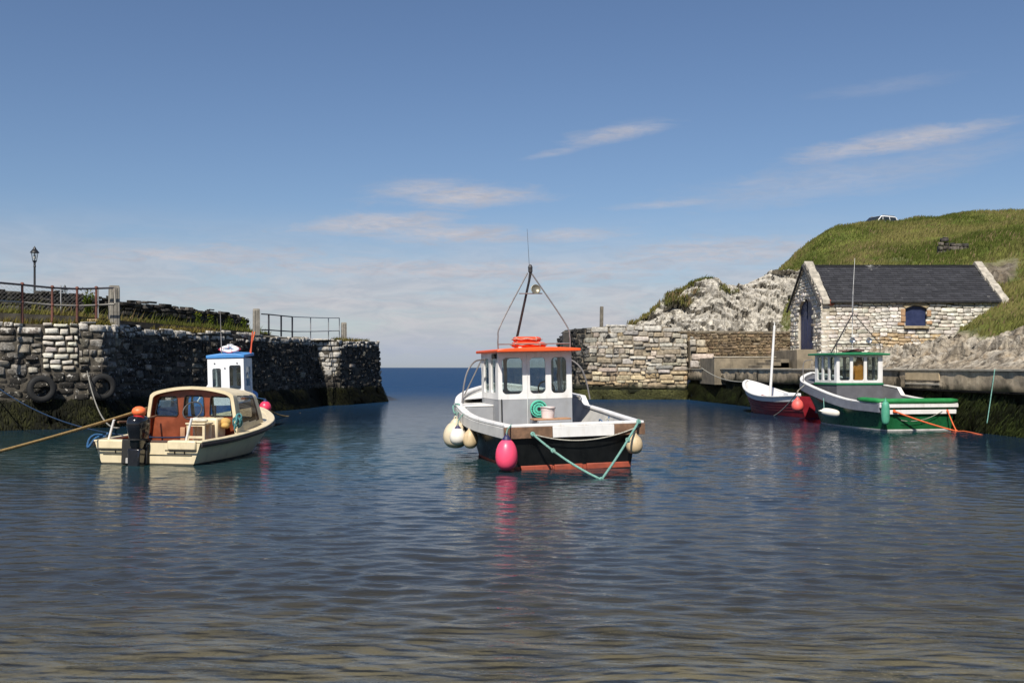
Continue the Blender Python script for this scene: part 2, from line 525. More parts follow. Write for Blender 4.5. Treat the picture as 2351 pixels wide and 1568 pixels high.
bc = np.vstack([body.reshape(-1, 3), np.repeat(np.array([[.010, .040, .105]]), len(ex), 0)]); cl_ = np.concatenate([clear.ravel(), np.zeros(len(ex))])
t = NT('sea_water')
g = t.n('ShaderNodeNewGeometry'); sp = t.n('ShaderNodeSeparateXYZ'); t.l(g.outputs['Position'], sp.inputs[0])
farf = t.ramp(sp.outputs[1], 26, 90)
h1 = t.noise(5.5, 4, .6, t.coords((.6, 1.15, 1)), .3); h2 = t.noise(17, 3, .6, t.coords((.6, 1.1, 1)), .3); h3 = t.noise(.9, 6, .62, t.coords((.5, 1, 1)), .3)
hh = t.math('ADD', t.math('MULTIPLY', h1, .010), t.math('MULTIPLY', h2, .0022))
hh = t.math('ADD', hh, t.math('MULTIPLY', t.math('MULTIPLY', h3, farf), .28))
bn = t.n('ShaderNodeBump'); bn.inputs['Strength'].default_value = 1; bn.inputs['Distance'].default_value = 1.0; t.l(hh, bn.inputs['Height'])
df = t.n('ShaderNodeBsdfDiffuse'); t.l(t.attr('Col').outputs['Color'], df.inputs[0])
tr = t.n('ShaderNodeBsdfTransparent'); tr.inputs[0].default_value = (.85, .85, .76, 1)
m1 = t.n('ShaderNodeMixShader'); t.l(t.attr('clear').outputs['Fac'], m1.inputs[0]); t.l(df.outputs[0], m1.inputs[1]); t.l(tr.outputs[0], m1.inputs[2])
gl = t.n('ShaderNodeBsdfGlossy'); t.l(t.ramp(sp.outputs[1], 22, 110, .025, .30), gl.inputs['Roughness']); t.l(bn.outputs[0], gl.inputs['Normal'])
fr = t.n('ShaderNodeFresnel'); fr.inputs[0].default_value = 1.4; t.l(bn.outputs[0], fr.inputs['Normal'])
m2 = t.n('ShaderNodeMixShader'); t.l(t.math('MULTIPLY', fr.outputs[0], t.ramp(sp.outputs[1], 12, 75, .98, .22)), m2.inputs[0]); t.l(m1.outputs[0], m2.inputs[1]); t.l(gl.outputs[0], m2.inputs[2])
t.l(m2.outputs[0], t.out.inputs[0])
tag(link_mesh('water', np_mesh('water', V, Fq, bc, {'clear': cl_}), t.mat, smooth=180), kind='structure')
# ================================================================== stone walls
class Path:
    def __init__(s, pts, side=1):
        s.p = np.array(pts, float); d = np.diff(s.p, axis=0); s.len = np.hypot(d[:, 0], d[:, 1])
        s.s = np.concatenate([[0], np.cumsum(s.len)]); s.L = s.s[-1]
        nn = np.stack([d[:, 1], -d[:, 0]], 1) / s.len[:, None] * side
        s.nv = np.vstack([nn[:1], (nn[1:] + nn[:-1]) / 2, nn[-1:]]); s.nn = nn
    def at(s, q):
        return np.stack([np.interp(q, s.s, s.p[:, 0]), np.interp(q, s.s, s.p[:, 1])], -1)
    def normal(s, q):
        # constant along each straight, blended near the bends
        i = np.clip(np.searchsorted(s.s, q) - 1, 0, len(s.len) - 1)
        n = s.nn[i].copy()
        for j in range(1, len(s.s) - 1):
            wgt = np.clip(1 - np.abs(q - s.s[j]) / .5, 0, 1)[..., None] * .5
            other = np.where((q < s.s[j])[..., None], s.nn[j], s.nn[j - 1])
            n = n * (1 - wgt) + other * wgt
        return n / np.linalg.norm(n, axis=-1, keepdims=True)

def F_(v):
    return v if callable(v) else (lambda q: np.full(np.shape(q), float(v)))

def stones(path, zb, zt, size=(.45, .24), prot=.06, gap=.012, res=(6, 7), palette=((.3, .28, .25),), weights=None, seed=0,
           rough=.02, jut=.03, wob=.05, keep=None, colfun=None, batter=0., ragged=.05, sq=9, holes=()):
    """courses of separate rounded stones on a curved face: returns vertices, faces, colours and each stone's random number"""
    rg = np.random.default_rng(seed); zb, zt = F_(zb), F_(zt)
    q = np.linspace(0, path.L, 200); z0, z1 = zb(q).min(), zt(q).max()
    S = []
    z = z0
    while z < z1:
        h = size[1] * rg.uniform(.65, 1.4); s = -rg.uniform(0, size[0])
        while s < path.L:
            l = size[0] * rg.choice([.55, .8, 1., 1.3, 1.8]) * rg.uniform(.8, 1.2)
            a, b = max(s, 0), min(s + l, path.L)
            if b - a > size[0] * .25:
                m = (a + b) / 2
                dz = wob * math.sin(m * 1.3 + z * 2.1) + wob * .5 * math.sin(m * 3.1 + z)
                lo, hi = z + dz, z + h + dz
                tt = float(zt(np.array(m))) + rg.uniform(-ragged, ragged); bb = float(zb(np.array(m)))
                hi2 = min(hi, tt)
                if hi2 - lo > size[1] * .35 and hi > bb and (keep is None or keep(m, (lo + hi) / 2)):
                    if h > size[1] * 1.15 and rg.random() < .25 and l < size[0]:
                        k = rg.uniform(.4, .6); S.append((a, b, lo, lo + (hi2 - lo) * k)); S.append((a, b, lo + (hi2 - lo) * k, hi2))
                    else: S.append((a, b, lo, hi2))
            s += l
        z += h
    for ha, hb_, hz0, hz1 in holes:          # stones stop short of openings
        T = []
        for (a, b, lo, hi) in S:
            if b <= ha or a >= hb_ or hi <= hz0 + .03 or lo >= hz1 - .03: T.append((a, b, lo, hi)); continue
            if ha - a > .07: T.append((a, ha, lo, hi))
            if b - hb_ > .07: T.append((hb_, b, lo, hi))
        S = T
    S = np.array(S); N = len(S); r, c = res
    A, B = np.meshgrid(np.linspace(-1, 1, c), np.linspace(-1, 1, r))
    A, B = (np.sign(A) * np.abs(A) ** .3)[None], (np.sign(B) * np.abs(B) ** .3)[None]
    hw = (S[:, 1] - S[:, 0])[:, None, None] / 2 - gap; hh = (S[:, 3] - S[:, 2])[:, None, None] / 2 - gap
    cs = (S[:, 0] + S[:, 1])[:, None, None] / 2; cz = (S[:, 2] + S[:, 3])[:, None, None] / 2
    rnd = rg.random(N); off = rg.random((N, 3)) * 50
    rc = rg.uniform(.02, .10, (N, 1, 1))
    x = cs + A * hw * (1 - rc * B**4); y = cz + B * hh * (1 - rc * A**4)
    pp = np.stack([x * 2.6, y * 2.6, x * 0], -1) + off[:, None, None, :]
    n1 = vnoise(pp * 1.4, seed); n2 = vnoise(pp * 3.3 + 9, seed + 1); n3 = vnoise(pp * 2.2 + 31, seed + 2)
    x = x + n2 * gap * 1.1; y = y + n3 * gap * 1.1
    env = (1 - np.abs(A)**sq) * (1 - np.abs(B)**sq)
    d = -.05 + (.05 + prot * (.45 + .55 * rg.random((N, 1, 1))) + jut * rg.normal(0, .5, (N, 1, 1))) * env**.6 + rough * n1 * env + rough * .7 * n2 * env
    d = d + (A * rg.normal(0, 1, (N, 1, 1)) + B * rg.normal(0, 1, (N, 1, 1))) * rough * .5 * env
    xy = path.at(x) + path.normal(x) * (d - batter * (y - z0))[..., None]
    V = np.concatenate([xy, y[..., None]], -1)
    Fq = (grid_faces(r, c)[None] + (np.arange(N) * r * c)[:, None, None]).reshape(-1, 4)
    pal = np.array(palette, float); pi = rg.choice(len(pal), N, p=weights)
    C = pal[pi] * rg.uniform(.75, 1.22, (N, 1)) * (1 + .018 * rg.normal(0, 1, (N, 3)))
    if colfun is not None: C = colfun(C, S, rg)
    C = np.repeat(np.clip(C, .004, .8)[:, None], r * c, 1)
    return V.reshape(-1, 3), Fq, C.reshape(-1, 3), np.repeat(rnd, r * c), (x.ravel(), y.ravel())

def sheet(path, zb, zt, n=120, m=14, depth=-.035, amp=.015, seed=0, batter=0.):
    q = np.linspace(0, path.L, n); zb, zt = F_(zb), F_(zt)
    zz = zb(q)[None] + (zt(q) - zb(q))[None] * np.linspace(0, 1, m)[:, None]
    Q = np.repeat(q[None], m, 0)
    d = depth + amp * vnoise(np.stack([Q * 4, zz * 4, Q * 0], -1), seed) - batter * (zz - zz.min())
    xy = path.at(Q) + path.normal(Q) * d[..., None]
    return np.concatenate([xy, zz[..., None]], -1).reshape(-1, 3), grid_faces(m, n)

def fill_top(pts_a, pts_b, z, name, mat, parent=None, n=1, bump=.03, seed=3, colr=(.2, .18, .14)):
    """a ground strip between two lines"""
    a, b = np.array(pts_a, float), np.array(pts_b, float)
    k = 14
    tt = np.linspace(0, 1, k)[:, None, None]
    V = a[None] * (1 - tt) + b[None] * tt
    zz = (np.asarray(z) if np.ndim(z) else np.full(len(a), z))[None] + 0 * V[..., 0]
    zz = zz + bump * vnoise(np.stack([V[..., 0] * 1.7, V[..., 1] * 1.7, zz * 0], -1), seed)
    V = np.concatenate([V, zz[..., None]], -1)
    return link_mesh(name, np_mesh(name, V, grid_faces(k, len(a)), np.repeat(np.array([colr]), V.size // 3, 0)), mat, parent)

BLACK = ((.048, .043, .036), (.09, .08, .065), (.16, .142, .112), (.36, .33, .275), (.25, .222, .175))
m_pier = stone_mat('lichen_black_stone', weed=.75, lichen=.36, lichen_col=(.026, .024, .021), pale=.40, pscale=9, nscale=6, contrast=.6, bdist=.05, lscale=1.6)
m_joint = stone_mat('dark_joint', weed=.7, contrast=.5)
m_warm = stone_mat('weathered_pier_stone', weed=.75, lichen=.06, pale=.16, nscale=7, contrast=.45, bdist=.035)
m_pale = stone_mat('pale_rubble_stone', lichen=.02, pale=.25, contrast=.3, bdist=.02)
m_conc = stone_mat('stained_concrete', weed=1.2, lichen=.12, lichen_col=(.05, .042, .03), pale=.05, nscale=3, contrast=.45, bdist=.02, lscale=.9)
m_top = stone_mat('worn_quay_top', lichen=0, contrast=.35)

# ---- the dark pier along the harbour's west side
PW = Path([(-18.2, 26.4), (-14.4, 28.0), (-12.05, 29.4), (-11.6, 34), (-10.2, 38.5), (-9.1, 43), (-9.05, 46.2), (-8.05, 46.8), (-6.72, 51.4), (-8.9, 62)])
sW = PW.s
pierL = empty('stone_pier', (-10.5, 40, 0), label='long black lichen-crusted stone pier with rusty railing and tyres on its face', cat='pier')
def build_rel(name, me, mats, parent, smooth=40):
    me.transform(Matrix.Translation(-parent.location))
    return link_mesh(name, me, mats, parent, smooth)
top_z = lambda q: 3.08 + .05 * np.sin(np.asarray(q) * .9) + .03 * np.sin(np.asarray(q) * 2.3)
def lerp_s(u):            # where along the pier a bearing hits
    qq = np.linspace(0, PW.L, 800); xy = PW.at(qq); return float(qq[np.argmin(np.abs(xy[:, 0] / xy[:, 1] * FPX + CX - u) + (qq > sW[8]) * 1e6)])
p0, p1 = lerp_s(96), lerp_s(182)
inpatch = lambda s, z: p0 < s < p1 and 1.72 < z
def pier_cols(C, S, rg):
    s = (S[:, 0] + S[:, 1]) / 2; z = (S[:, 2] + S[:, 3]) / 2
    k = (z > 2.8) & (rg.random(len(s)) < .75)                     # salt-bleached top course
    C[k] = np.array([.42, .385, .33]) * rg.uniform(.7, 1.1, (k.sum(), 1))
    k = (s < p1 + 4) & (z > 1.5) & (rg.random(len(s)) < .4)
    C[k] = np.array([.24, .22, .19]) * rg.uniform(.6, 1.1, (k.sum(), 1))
    k = (s > sW[6] + .05 + .3 * (2.9 - z)) & (s < sW[7] + .3 - .45 * (2.9 - z)) & (z > 1.4)   # wedge of sunlight near the head, put into the stone colour
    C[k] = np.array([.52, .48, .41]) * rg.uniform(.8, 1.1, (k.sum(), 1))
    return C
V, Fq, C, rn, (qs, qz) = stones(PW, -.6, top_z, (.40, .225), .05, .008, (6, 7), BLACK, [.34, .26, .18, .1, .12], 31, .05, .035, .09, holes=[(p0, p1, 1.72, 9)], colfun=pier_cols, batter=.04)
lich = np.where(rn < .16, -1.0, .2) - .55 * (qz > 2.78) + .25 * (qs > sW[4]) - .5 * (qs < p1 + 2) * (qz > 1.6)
sunlit_wedge = (qs > sW[6] + .3 * (2.9 - qz)) & (qs < sW[7] + .35 - .45 * (2.9 - qz)) & (qz > 1.4)  # sunlit wedge between shadows, painted through the lichen and pale masks
lich = np.where(sunlit_wedge, -1.6, lich)
build_rel('wall_face', np_mesh('wall_face', V, Fq, C, {'lichen': lich, 'pale': np.where(sunlit_wedge | (qz > 2.8), .45, np.where(qs < p1 + 5, .08, .06))}), m_pier, pierL, 60)
V, Fq = sheet(PW, -.6, 3.0, 320, 30, -.006, .02, 3, .04)
build_rel('joint', np_mesh('joint', V, Fq, np.repeat([[.085, .074, .058]], len(V), 0)), m_joint, pierL)
# repaired patch: small pale stones set flush in mortar
PP = Path([tuple(PW.at(np.array(p0 + (p1 - p0) * k / 6)) + PW.normal(np.array(p0 + (p1 - p0) * k / 6)) * -.06) for k in range(7)])
V, Fq, C, rn, _ = stones(PP, 1.7, 3.05, (.36, .19), .03, .022, (6, 6), ((.58, .54, .46), (.52, .47, .39), (.42, .38, .31)), [.5, .3, .2], 8, .012, .015, .03, ragged=.01)
pt = build_rel('repaired_patch', np_mesh('repaired_patch', V, Fq, C), m_pale, pierL, 60)
pt['label'] = 'pale small stones pointed with mortar in a repaired patch'
V, Fq = sheet(PP, 1.62, 3.03, 40, 12, -.006, .012, 5)
build_rel('mortar', np_mesh('mortar', V, Fq, np.repeat([[.24, .2, .155]], len(V), 0)), m_top, pt).location = (0, 0, 0)
bpy.data.objects['mortar'].data.transform(Matrix.Translation((0, 0, 0)))
# pier top and the ground behind
qq = np.linspace(0, sW[8], 60); front = PW.at(qq) - PW.normal(qq) * .16
back1 = front - PW.normal(qq) * 1.75
def offset(d): return PW.at(qq) - PW.normal(qq) * d
# smooth inland offset line so the bands never fold over at bends
inl = Path([(-19.5, 27.6), (-16.0, 30.4), (-14.1, 32.2), (-13.5, 35), (-12.1, 39.2), (-11.2, 43), (-11.0, 47)])
qi = np.linspace(0, inl.L, 60); il = inl.at(qi)
ft = fill_top(front, np.vstack([il[:48], np.repeat(il[47:48], 12, 0)]) if False else il, top_z(qq) - .06, 'pier_top', m_top, None, bump=.04, colr=(.17, .15, .11))
tag(ft, kind='structure')
# raised concrete kerb carrying the upper path
kerb = empty('concrete_kerb', (-12.5, 38, 3), label='low stained concrete kerb running along the black pier below the grass', cat='kerb')
kp = Path([tuple(p) for p in il])
kz = lambda q: 3.5 - .012 * np.asarray(q)
V, Fq = sheet(kp, 2.9, kz, 150, 6, 0, .01, 6)
build_rel('kerb_face', np_mesh('kerb_face', V, Fq, np.repeat([[.075, .068, .056]], len(V), 0)), m_conc, kerb)
il2 = kp.at(qi) - kp.normal(qi) * .32
me = fill_top(il, il2, kz(qi), 'kerb_top', m_top, None, bump=.012, colr=(.3, .27, .22)); me.data.transform(Matrix.Translation(-kerb.location)); me.parent = kerb
# dry stone parapet wall on the seaward side
par = Path([(-22, 29.8), (-18.3, 33.2), (-16.2, 35.2), (-14.6, 38.6), (-13.4, 42), (-12.6, 45.2), (-12.35, 46.6)])
qp = np.linspace(0, par.L, 60)
pz = lambda q: np.interp(q, [0, par.L * .35, par.L * .85, par.L], [4.5, 4.42, 4.2, 4.08])
bank = fill_top(il2, par.at(qp) - par.normal(qp) * 2.2, kz(qi) - .03, 'pier_path', stone_mat('turf_soil', contrast=.5), None, bump=.06, colr=(.07, .075, .025))
tag(bank, kind='structure')
pw = empty('parapet_wall', (-15, 38, 3.4), label='dark dry stone parapet wall standing on the grass behind the railing', cat='wall')
V, Fq, C, rn, _ = stones(par, 3.3, pz, (.34, .17), .08, .01, (5, 5), ((.05, .047, .042), (.09, .083, .072), (.14, .125, .105), (.03, .03, .028)), [.4, .3, .12, .18], 17, .04, .06, .05, ragged=.12)
build_rel('wall_face', np_mesh('wall_face', V, Fq, C, {'lichen': rn * .4 - .1, 'pale': rn * 0 - .5}), m_pier, pw, 60)
V, Fq = sheet(par, 3.3, lambda q: pz(q) - .09, 120, 6, -.05, .02, 9)
V2 = V.copy(); n_ = len(V)
nb = par.normal(np.tile(np.linspace(0, par.L, 120), 6)); V2[:, :2] -= nb * .45
Fa = np.vstack([Fq, Fq[:, ::-1] + n_, np.stack([np.arange(600, 719), np.arange(601, 720), np.arange(601, 720) + n_, np.arange(600, 719) + n_], 1),
                np.stack([np.arange(0, 600, 120)[:5] + 119, np.arange(120, 720, 120)[:5] + 119, np.arange(120, 720, 120)[:5] + 119 + n_, np.arange(0, 600, 120)[:5] + 119 + n_], 1)])
build_rel('wall_core', np_mesh('wall_core', np.vstack([V, V2]), Fa, np.repeat([[.05, .046, .04]], 2 * n_, 0)), m_joint, pw)
# cope stones set on edge along the parapet
V, Fq, C, rn, _ = stones(Path([tuple(p) for p in par.at(qp) - par.normal(qp) * .2]), lambda q: pz(q) - .14, lambda q: pz(q) + .02, (.26, .3), .14, .005, (5, 5), ((.07, .065, .058), (.12, .11, .095)), [.6, .4], 23, .06, .08, .01, ragged=.08)
build_rel('coping', np_mesh('coping', V, Fq, C, {'lichen': rn * .3, 'pale': rn * 0 - .3}), m_pier, pw, 60)

# ---- the stone mole across the harbour mouth
MW = Path([(2.95, 66), (3.6, 55.6), (4.0, 55), (9.7, 55), (9.75, 56.5)][::1], side=1)
MW = Path([(9.9, 57.5), (9.65, 55), (4.0, 55), (3.55, 55.5), (3.0, 66)], side=-1)
mole = empty('stone_mole', (6.5, 57, 0), label='squared tan stone mole across the harbour mouth with weedy foot', cat='pier')
TAN = ((.42, .37, .295), (.36, .295, .21), (.46, .425, .36), (.31, .27, .215), (.39, .30, .19), (.34, .325, .29))
mz = lambda q: np.interp(q, [0, MW.s[1], MW.s[1] + .7, MW.s[1] + .9, MW.s[2] - 1.2, MW.s[2], MW.L], [3.6, 3.6, 3.7, 4.08, 4.1, 3.95, 3.7])
def mole_cols(C, S, rg):
    s = (S[:, 0] + S[:, 1]) / 2; z = (S[:, 2] + S[:, 3]) / 2
    k = (z < 1.5); C[k] = C[k] * np.array([1.1, .98, .78])
    k = z > 3.7; C[k] = np.array([.5, .47, .41]) * rg.uniform(.75, 1.1, (k.sum(), 1))
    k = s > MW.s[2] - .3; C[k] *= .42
    return C
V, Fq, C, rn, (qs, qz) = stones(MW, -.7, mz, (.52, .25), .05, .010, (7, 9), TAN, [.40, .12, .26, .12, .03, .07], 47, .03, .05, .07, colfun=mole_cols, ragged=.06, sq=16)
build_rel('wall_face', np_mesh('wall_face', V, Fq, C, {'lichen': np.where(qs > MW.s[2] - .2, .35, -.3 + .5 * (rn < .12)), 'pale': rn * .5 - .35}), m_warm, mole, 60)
V, Fq = sheet(MW, -.7, lambda q: mz(q) - .08, 120, 10, -.03, .02, 4)
build_rel('joint', np_mesh('joint', V, Fq, np.repeat([[.2, .165, .12]], len(V), 0)), m_warm, mole)
b = MB()
rows = [[Vector((x, y, 3.98 + .06 * math.sin(x * 3 + y) - (.36 if x > 9 else 0)) ) for x in np.linspace(3.2 if y > 58 else 3.9, 9.7, 14)] for y in (55.08, 56, 57, 58, 60, 66)]
b.grid([[p - mole.location for p in r] for r in rows]); b.build('mole_top', m_top, mole)
for k, (x, z, h, wd) in enumerate([(6.6, 4.05, .22, .7), (7.3, 4.06, .2, .55), (4.8, 4.0, .18, .8)]):
    pass
# timber fender pile and post
def timber(name, base, h, wd, rz, label, c=(.2, .18, .15), tilt=0, group=None, top=.0):
    m = paint('grey_timber_%d' % int(c[0] * 100), c, .85, (.06, .05, .04), .8, .3, True, .6)
    bb = MB(); n = 8
    for i in range(n):
        z0, z1 = h * i / n, h * (i + 1) / n
        bb.box((0, 0, (z0 + z1) / 2), (wd, wd, z1 - z0)) if False else None
    bb.box((0, 0, h / 2), (wd, wd, h), taper=.96)
    root = empty(name, base, (R(tilt), R(tilt * .6), R(rz)), label, 'post', group)
    bb.build('shaft', m, root, bevel=wd * .08)
    c2 = MB().box((0, 0, h + .012), (wd * .86, wd * .86, .03)); c2.build('weathered_top', paint('weathered_end_grain', (.26, .24, .2), .9, (.08, .07, .06), .6), root, bevel=.01)
    return root
timber('fender_pile', P(1304, 0, 57).xy.to_3d() + Vector((-.1, 0, -.5)), 4.3, .42, 8, 'dark tarred timber pile standing in the water against the stone mole', (.05, .045, .04))
timber('timber_post', Vector((5.15, 57.4, 3.9)), 1.35, .17, 20, 'thin weathered post upright on top of the stone mole', (.16, .14, .11), 1)

# ---- concrete quay along the east side
QW = Path([(9.72, 55.2), (10.65, 46), (11.9, 36), (12.9, 25), (13.5, 18), (14, 10)], side=1)
quay = empty('concrete_quay', (11.5, 36, 0), label='long stained concrete quay with weed-hung foot below the rocky slope', cat='quay')
V, Fq = sheet(QW, 1.12, 1.66, 300, 10, 0, .02, 12)
lz = V[:, 2]
cc = np.repeat([[.42, .34, .235]], len(V), 0) * (1 + .25 * vnoise(V * np.array([.5, .5, 3]), 3))[:, None]
kb = ((V[:, 1] * .37).astype(int) * 7919 % 13) / 13
cc *= (.8 + .45 * kb)[:, None]
build_rel('wall_face', np_mesh('wall_face', V, Fq, cc, {'lichen': .25 * (1.6 - lz), 'pale': lz * 0 - .1}), m_conc, quay)
V, Fq = sheet(QW, -.8, 1.1, 300, 16, -.22, .07, 13)
build_rel('lower_wall', np_mesh('lower_wall', V, Fq, np.repeat([[.06, .055, .04]], len(V), 0), {'lichen': np.zeros(len(V)) + .3, 'pale': np.zeros(len(V)) - 1}), m_conc, quay)
qn = np.linspace(0, QW.L, 160)
a = QW.at(qn) + QW.normal(qn) * .03; b2 = QW.at(qn) - QW.normal(qn) * 1.3
bb = MB()
bb.sweep([Vector((*p, 1.66)) - quay.location for p in QW.at(qn)], [(.05, 0), (.05, .045), (-.95, .05), (-.95, -.2)][::-1])
bb.build('coping', paint('bleached_concrete', (.36, .325, .26), .9, (.12, .1, .07), .7, .2, False, .5, scale=3), quay)
bb = MB(); bb.sweep([Vector((*p, 1.12)) - quay.location for p in QW.at(qn)], [(-.3, -.05), (.0, -.05), (.0, 0), (-.3, 0)])
bb.build('underside', m_joint, quay)
# repaired yellowish block let into the face
sA = [s for s in np.linspace(0, QW.L, 900)]
def q_at_u(u):
    xy = QW.at(np.array(sA)); return float(sA[int(np.argmin(np.abs(xy[:, 0] / xy[:, 1] * FPX + CX - u)))])
s0, s1 = q_at_u(2079), q_at_u(2157)
pth = [Vector((*QW.at(np.array(s)), 1.36)) - quay.location for s in np.linspace(s0, s1, 6)]
bb = MB().sweep(pth, [(-.2, 0), (.03, 0), (.03, .285), (-.2, .285)][::-1])
o = bb.build('repaired_block', paint('sandy_concrete', (.5, .39, .24), .9, (.3, .2, .1), .4, .12, False, .3), quay, bevel=.02); o['label'] = 'sandy yellow repaired concrete block'
bb = MB().sweep([p - Vector((0, 0, .13)) for p in pth], [(-.2, 0), (.025, 0), (.025, .06), (-.2, .06)][::-1]); bb.build('ledge', bpy.data.materials['bleached_concrete'], quay, bevel=.01)
# lower landing and steps between mole and boathouse
lan = empty('concrete_landing', (12, 48, 1.6), label='stepped concrete landing below the boathouse door', cat='landing')
mC = paint('old_concrete', (.2, .165, .115), .9, (.05, .042, .03), .9, .3, True, .6, scale=2.2)
mC2 = bpy.data.materials['bleached_concrete']
def boxw(name, x0, x1, y0, y1, z0, z1, mat, parent, bev=.02):
    return MB().box(((x0 + x1) / 2 - parent.location.x, (y0 + y1) / 2 - parent.location.y, (z0 + z1) / 2 - parent.location.z), (x1 - x0, y1 - y0, z1 - z0)).build(name, mat, parent, bevel=bev)
boxw('upper_block', 10.0, 14.1, 49.2, 53, .9, 2.24, mC, lan); boxw('upper_nosing', 9.98, 14.12, 49.17, 49.5, 2.243, 2.3, mC2, lan)
boxw('middle_block', 12.9, 14.6, 46.9, 49.16, .9, 2.0, mC, lan)
for k in range(3):
    boxw('step', 11.65 + .42 * k, 12.9, 46.3, 49.15, 1.72, 1.86 + .14 * k, mC, lan)
boxw('step_base', 11.6, 13.0, 46.28, 49.2, .9, 1.74, mC, lan)
boxw('door_sill', 13.05, 14.25, 45.6, 49.9, 1.6, 2.58, mC, lan)
# brown retaining wall between mole and boathouse
rw = empty('retaining_wall', (11.5, 53, 2.2), label='brown rubble retaining wall between the stone mole and the boathouse gable', cat='wall')
RP = Path([(8.6, 57.2), (14.3, 50.3)])
V, Fq, C, rn, _ = stones(RP, 2.0, lambda q: np.interp(q, [0, RP.L], [3.85, 3.56]), (.3, .13), .03, .006, (4, 5), ((.2, .145, .085), (.24, .18, .11), (.16, .12, .075), (.28, .22, .15)), [.4, .3, .2, .1], 5, .02, .025, .03, ragged=.01)
build_rel('wall_face', np_mesh('wall_face', V, Fq, C, {'lichen': rn * 0 - .4, 'pale': rn * 0 - .6}), m_warm, rw, 60)
V, Fq = sheet(RP, 2.0, lambda q: np.interp(q, [0, RP.L], [3.83, 3.54]), 60, 8, -.02, .01, 2)
build_rel('mortar', np_mesh('mortar', V, Fq, np.repeat([[.17, .125, .075]], len(V), 0)), m_warm, rw)
MB().sweep([Vector((8.6, 57.2, 3.84)) - rw.location, Vector((14.3, 50.3, 3.55)) - rw.location], [(-.4, -.1), (.02, -.1), (.02, .03), (-.4, .03)]).build('coping', mC, rw, bevel=.02)
# outlier of broken masonry where mole steps down to the landing
mb_ = Path([(12.3, 54.6), (9.65, 54.9)], side=-1)
mb_ = Path([(11.15, 53.9), (9.75, 54.6)], side=-1)
V, Fq, C, rn, _ = stones(mb_, 1.4, lambda q: np.interp(q, [0, .35, .5, mb_.L], [2.2, 2.3, 3.35, 3.45]), (.6, .3), .09, .015, (6, 7), TAN, [.3, .2, .2, .12, .08, .1], 77, .03, .06, .04)
build_rel('broken_end', np_mesh('broken_end', V, Fq, C, {'lichen': rn * 0 - .3, 'pale': rn * .4 - .3}), m_warm, mole, 60)
boxw('core', 9.8, 11.1, 54.75, 57, 1.2, 3.25, mC, mole, .05)

# ================================================================== boathouse
BX0, BX1, BY0, BY1 = 13.97, 22.43, 45.0, 50.0
BE, BR = 4.84, 6.57
bh = empty('stone_boathouse', (18.2, 47.5, 2.2), label='white limestone boathouse with slate roof and dark blue doors', cat='boathouse')
LIM = ((.60, .56, .49), (.64, .60, .53), (.54, .49, .41), (.48, .42, .33), (.56, .51, .43))
wx0, wx1, wz0, wz1 = 17.8, 18.72, 3.64, 4.55
dy0, dy1, dz0, dzs, dzc = 46.3, 48.75, 2.62, 4.3, 5.02
hole = lambda s, z: not (wx0 - .05 < BX1 - 0 - s - 0 < wx1 + .05 and wz0 - .02 < z < wz1 + .12)
FP = Path([(BX1, BY0), (BX0, BY0)], side=-1)
def fcols(C, S, rg):
    s = BX1 - (S[:, 0] + S[:, 1]) / 2; z = (S[:, 2] + S[:, 3]) / 2
    k = (z < 3.3 + .0 * s) & (s > 16.4) & (s < 20) & (rg.random(len(s)) < .6)
    C[k] = C[k] * np.array([.88, .72, .52])
    return C
V, Fq, C, rn, _ = stones(FP, 1.7, BE, (.34, .15), .013, .003, (4, 5), LIM, [.3, .3, .2, .08, .12], 61, .008, .006, .035, holes=[(BX1 - wx1, BX1 - wx0, wz0 - .14, wz1 + .02)], colfun=fcols, ragged=.0)
wf = build_rel('front_wall', np_mesh('front_wall', V, Fq, C, {'lichen': rn * 0 - .25, 'pale': rn * .5 - .1}), m_pale, bh, 60)
V, Fq = sheet(FP, 1.7, BE, 90, 30, .006, .005, 3)
x_ = V[:, 0].reshape(30, 90); z_ = V[:, 2].reshape(30, 90)
fc = Fq; cxm = V[fc].mean(1); fk = ~((cxm[:, 0] > wx0) & (cxm[:, 0] < wx1) & (cxm[:, 2] > wz0) & (cxm[:, 2] < wz1))
build_rel('mortar', np_mesh('mortar', V, fc[fk], np.repeat([[.57, .53, .46]], len(V), 0)), m_top, wf).location = (0, 0, 0)
GP = Path([(BX0, BY0), (BX0, BY1)], side=-1)
def gz(q): return BE - .02 + (BR - BE) * (1 - np.abs(np.asarray(q) - 2.5) / 2.5)
def ghole(s, z):
    y = BY0 + s
    top = dzs + (dzc - dzs) * math.sqrt(max(0, 1 - ((y - (dy0 + dy1) / 2) / ((dy1 - dy0) / 2)) ** 2)) if dy0 < y < dy1 else 0
    return not (dy0 - .02 < y < dy1 + .02 and z < top)
V, Fq, C, rn, _ = stones(GP, 1.7, gz, (.36, .16), .03, .008, (4, 5), ((.6, .56, .49), (.53, .48, .4), (.44, .38, .3), (.66, .62, .55)), [.35, .3, .15, .2], 62, .018, .02, .03, keep=ghole, ragged=.02)
gf = build_rel('gable_wall', np_mesh('gable_wall', V, Fq, C, {'lichen': rn * .2 - .15, 'pale': rn * .4 - .2}), m_pale, bh, 60)
b = MB()
arch = [(dy1, dz0 - 1)] + [((dy0 + dy1) / 2 + (dy1 - dy0) / 2 * math.cos(R(a)), dzs + (dzc - dzs) * math.sin(R(a))) for a in range(0, 181, 12)] + [(dy0, dz0 - 1)]
prof = [(BY0, 1.7), (BY0, BE), (47.5, BR), (BY1, BE), (BY1, 1.7)] + arch
M = Matrix.Translation(Vector((BX0 + .03, 0, 0)) - bh.location) @ Matrix.Rotation(R(90), 4, 'Z') @ Matrix.Diagonal((1, -1, 1, 1))
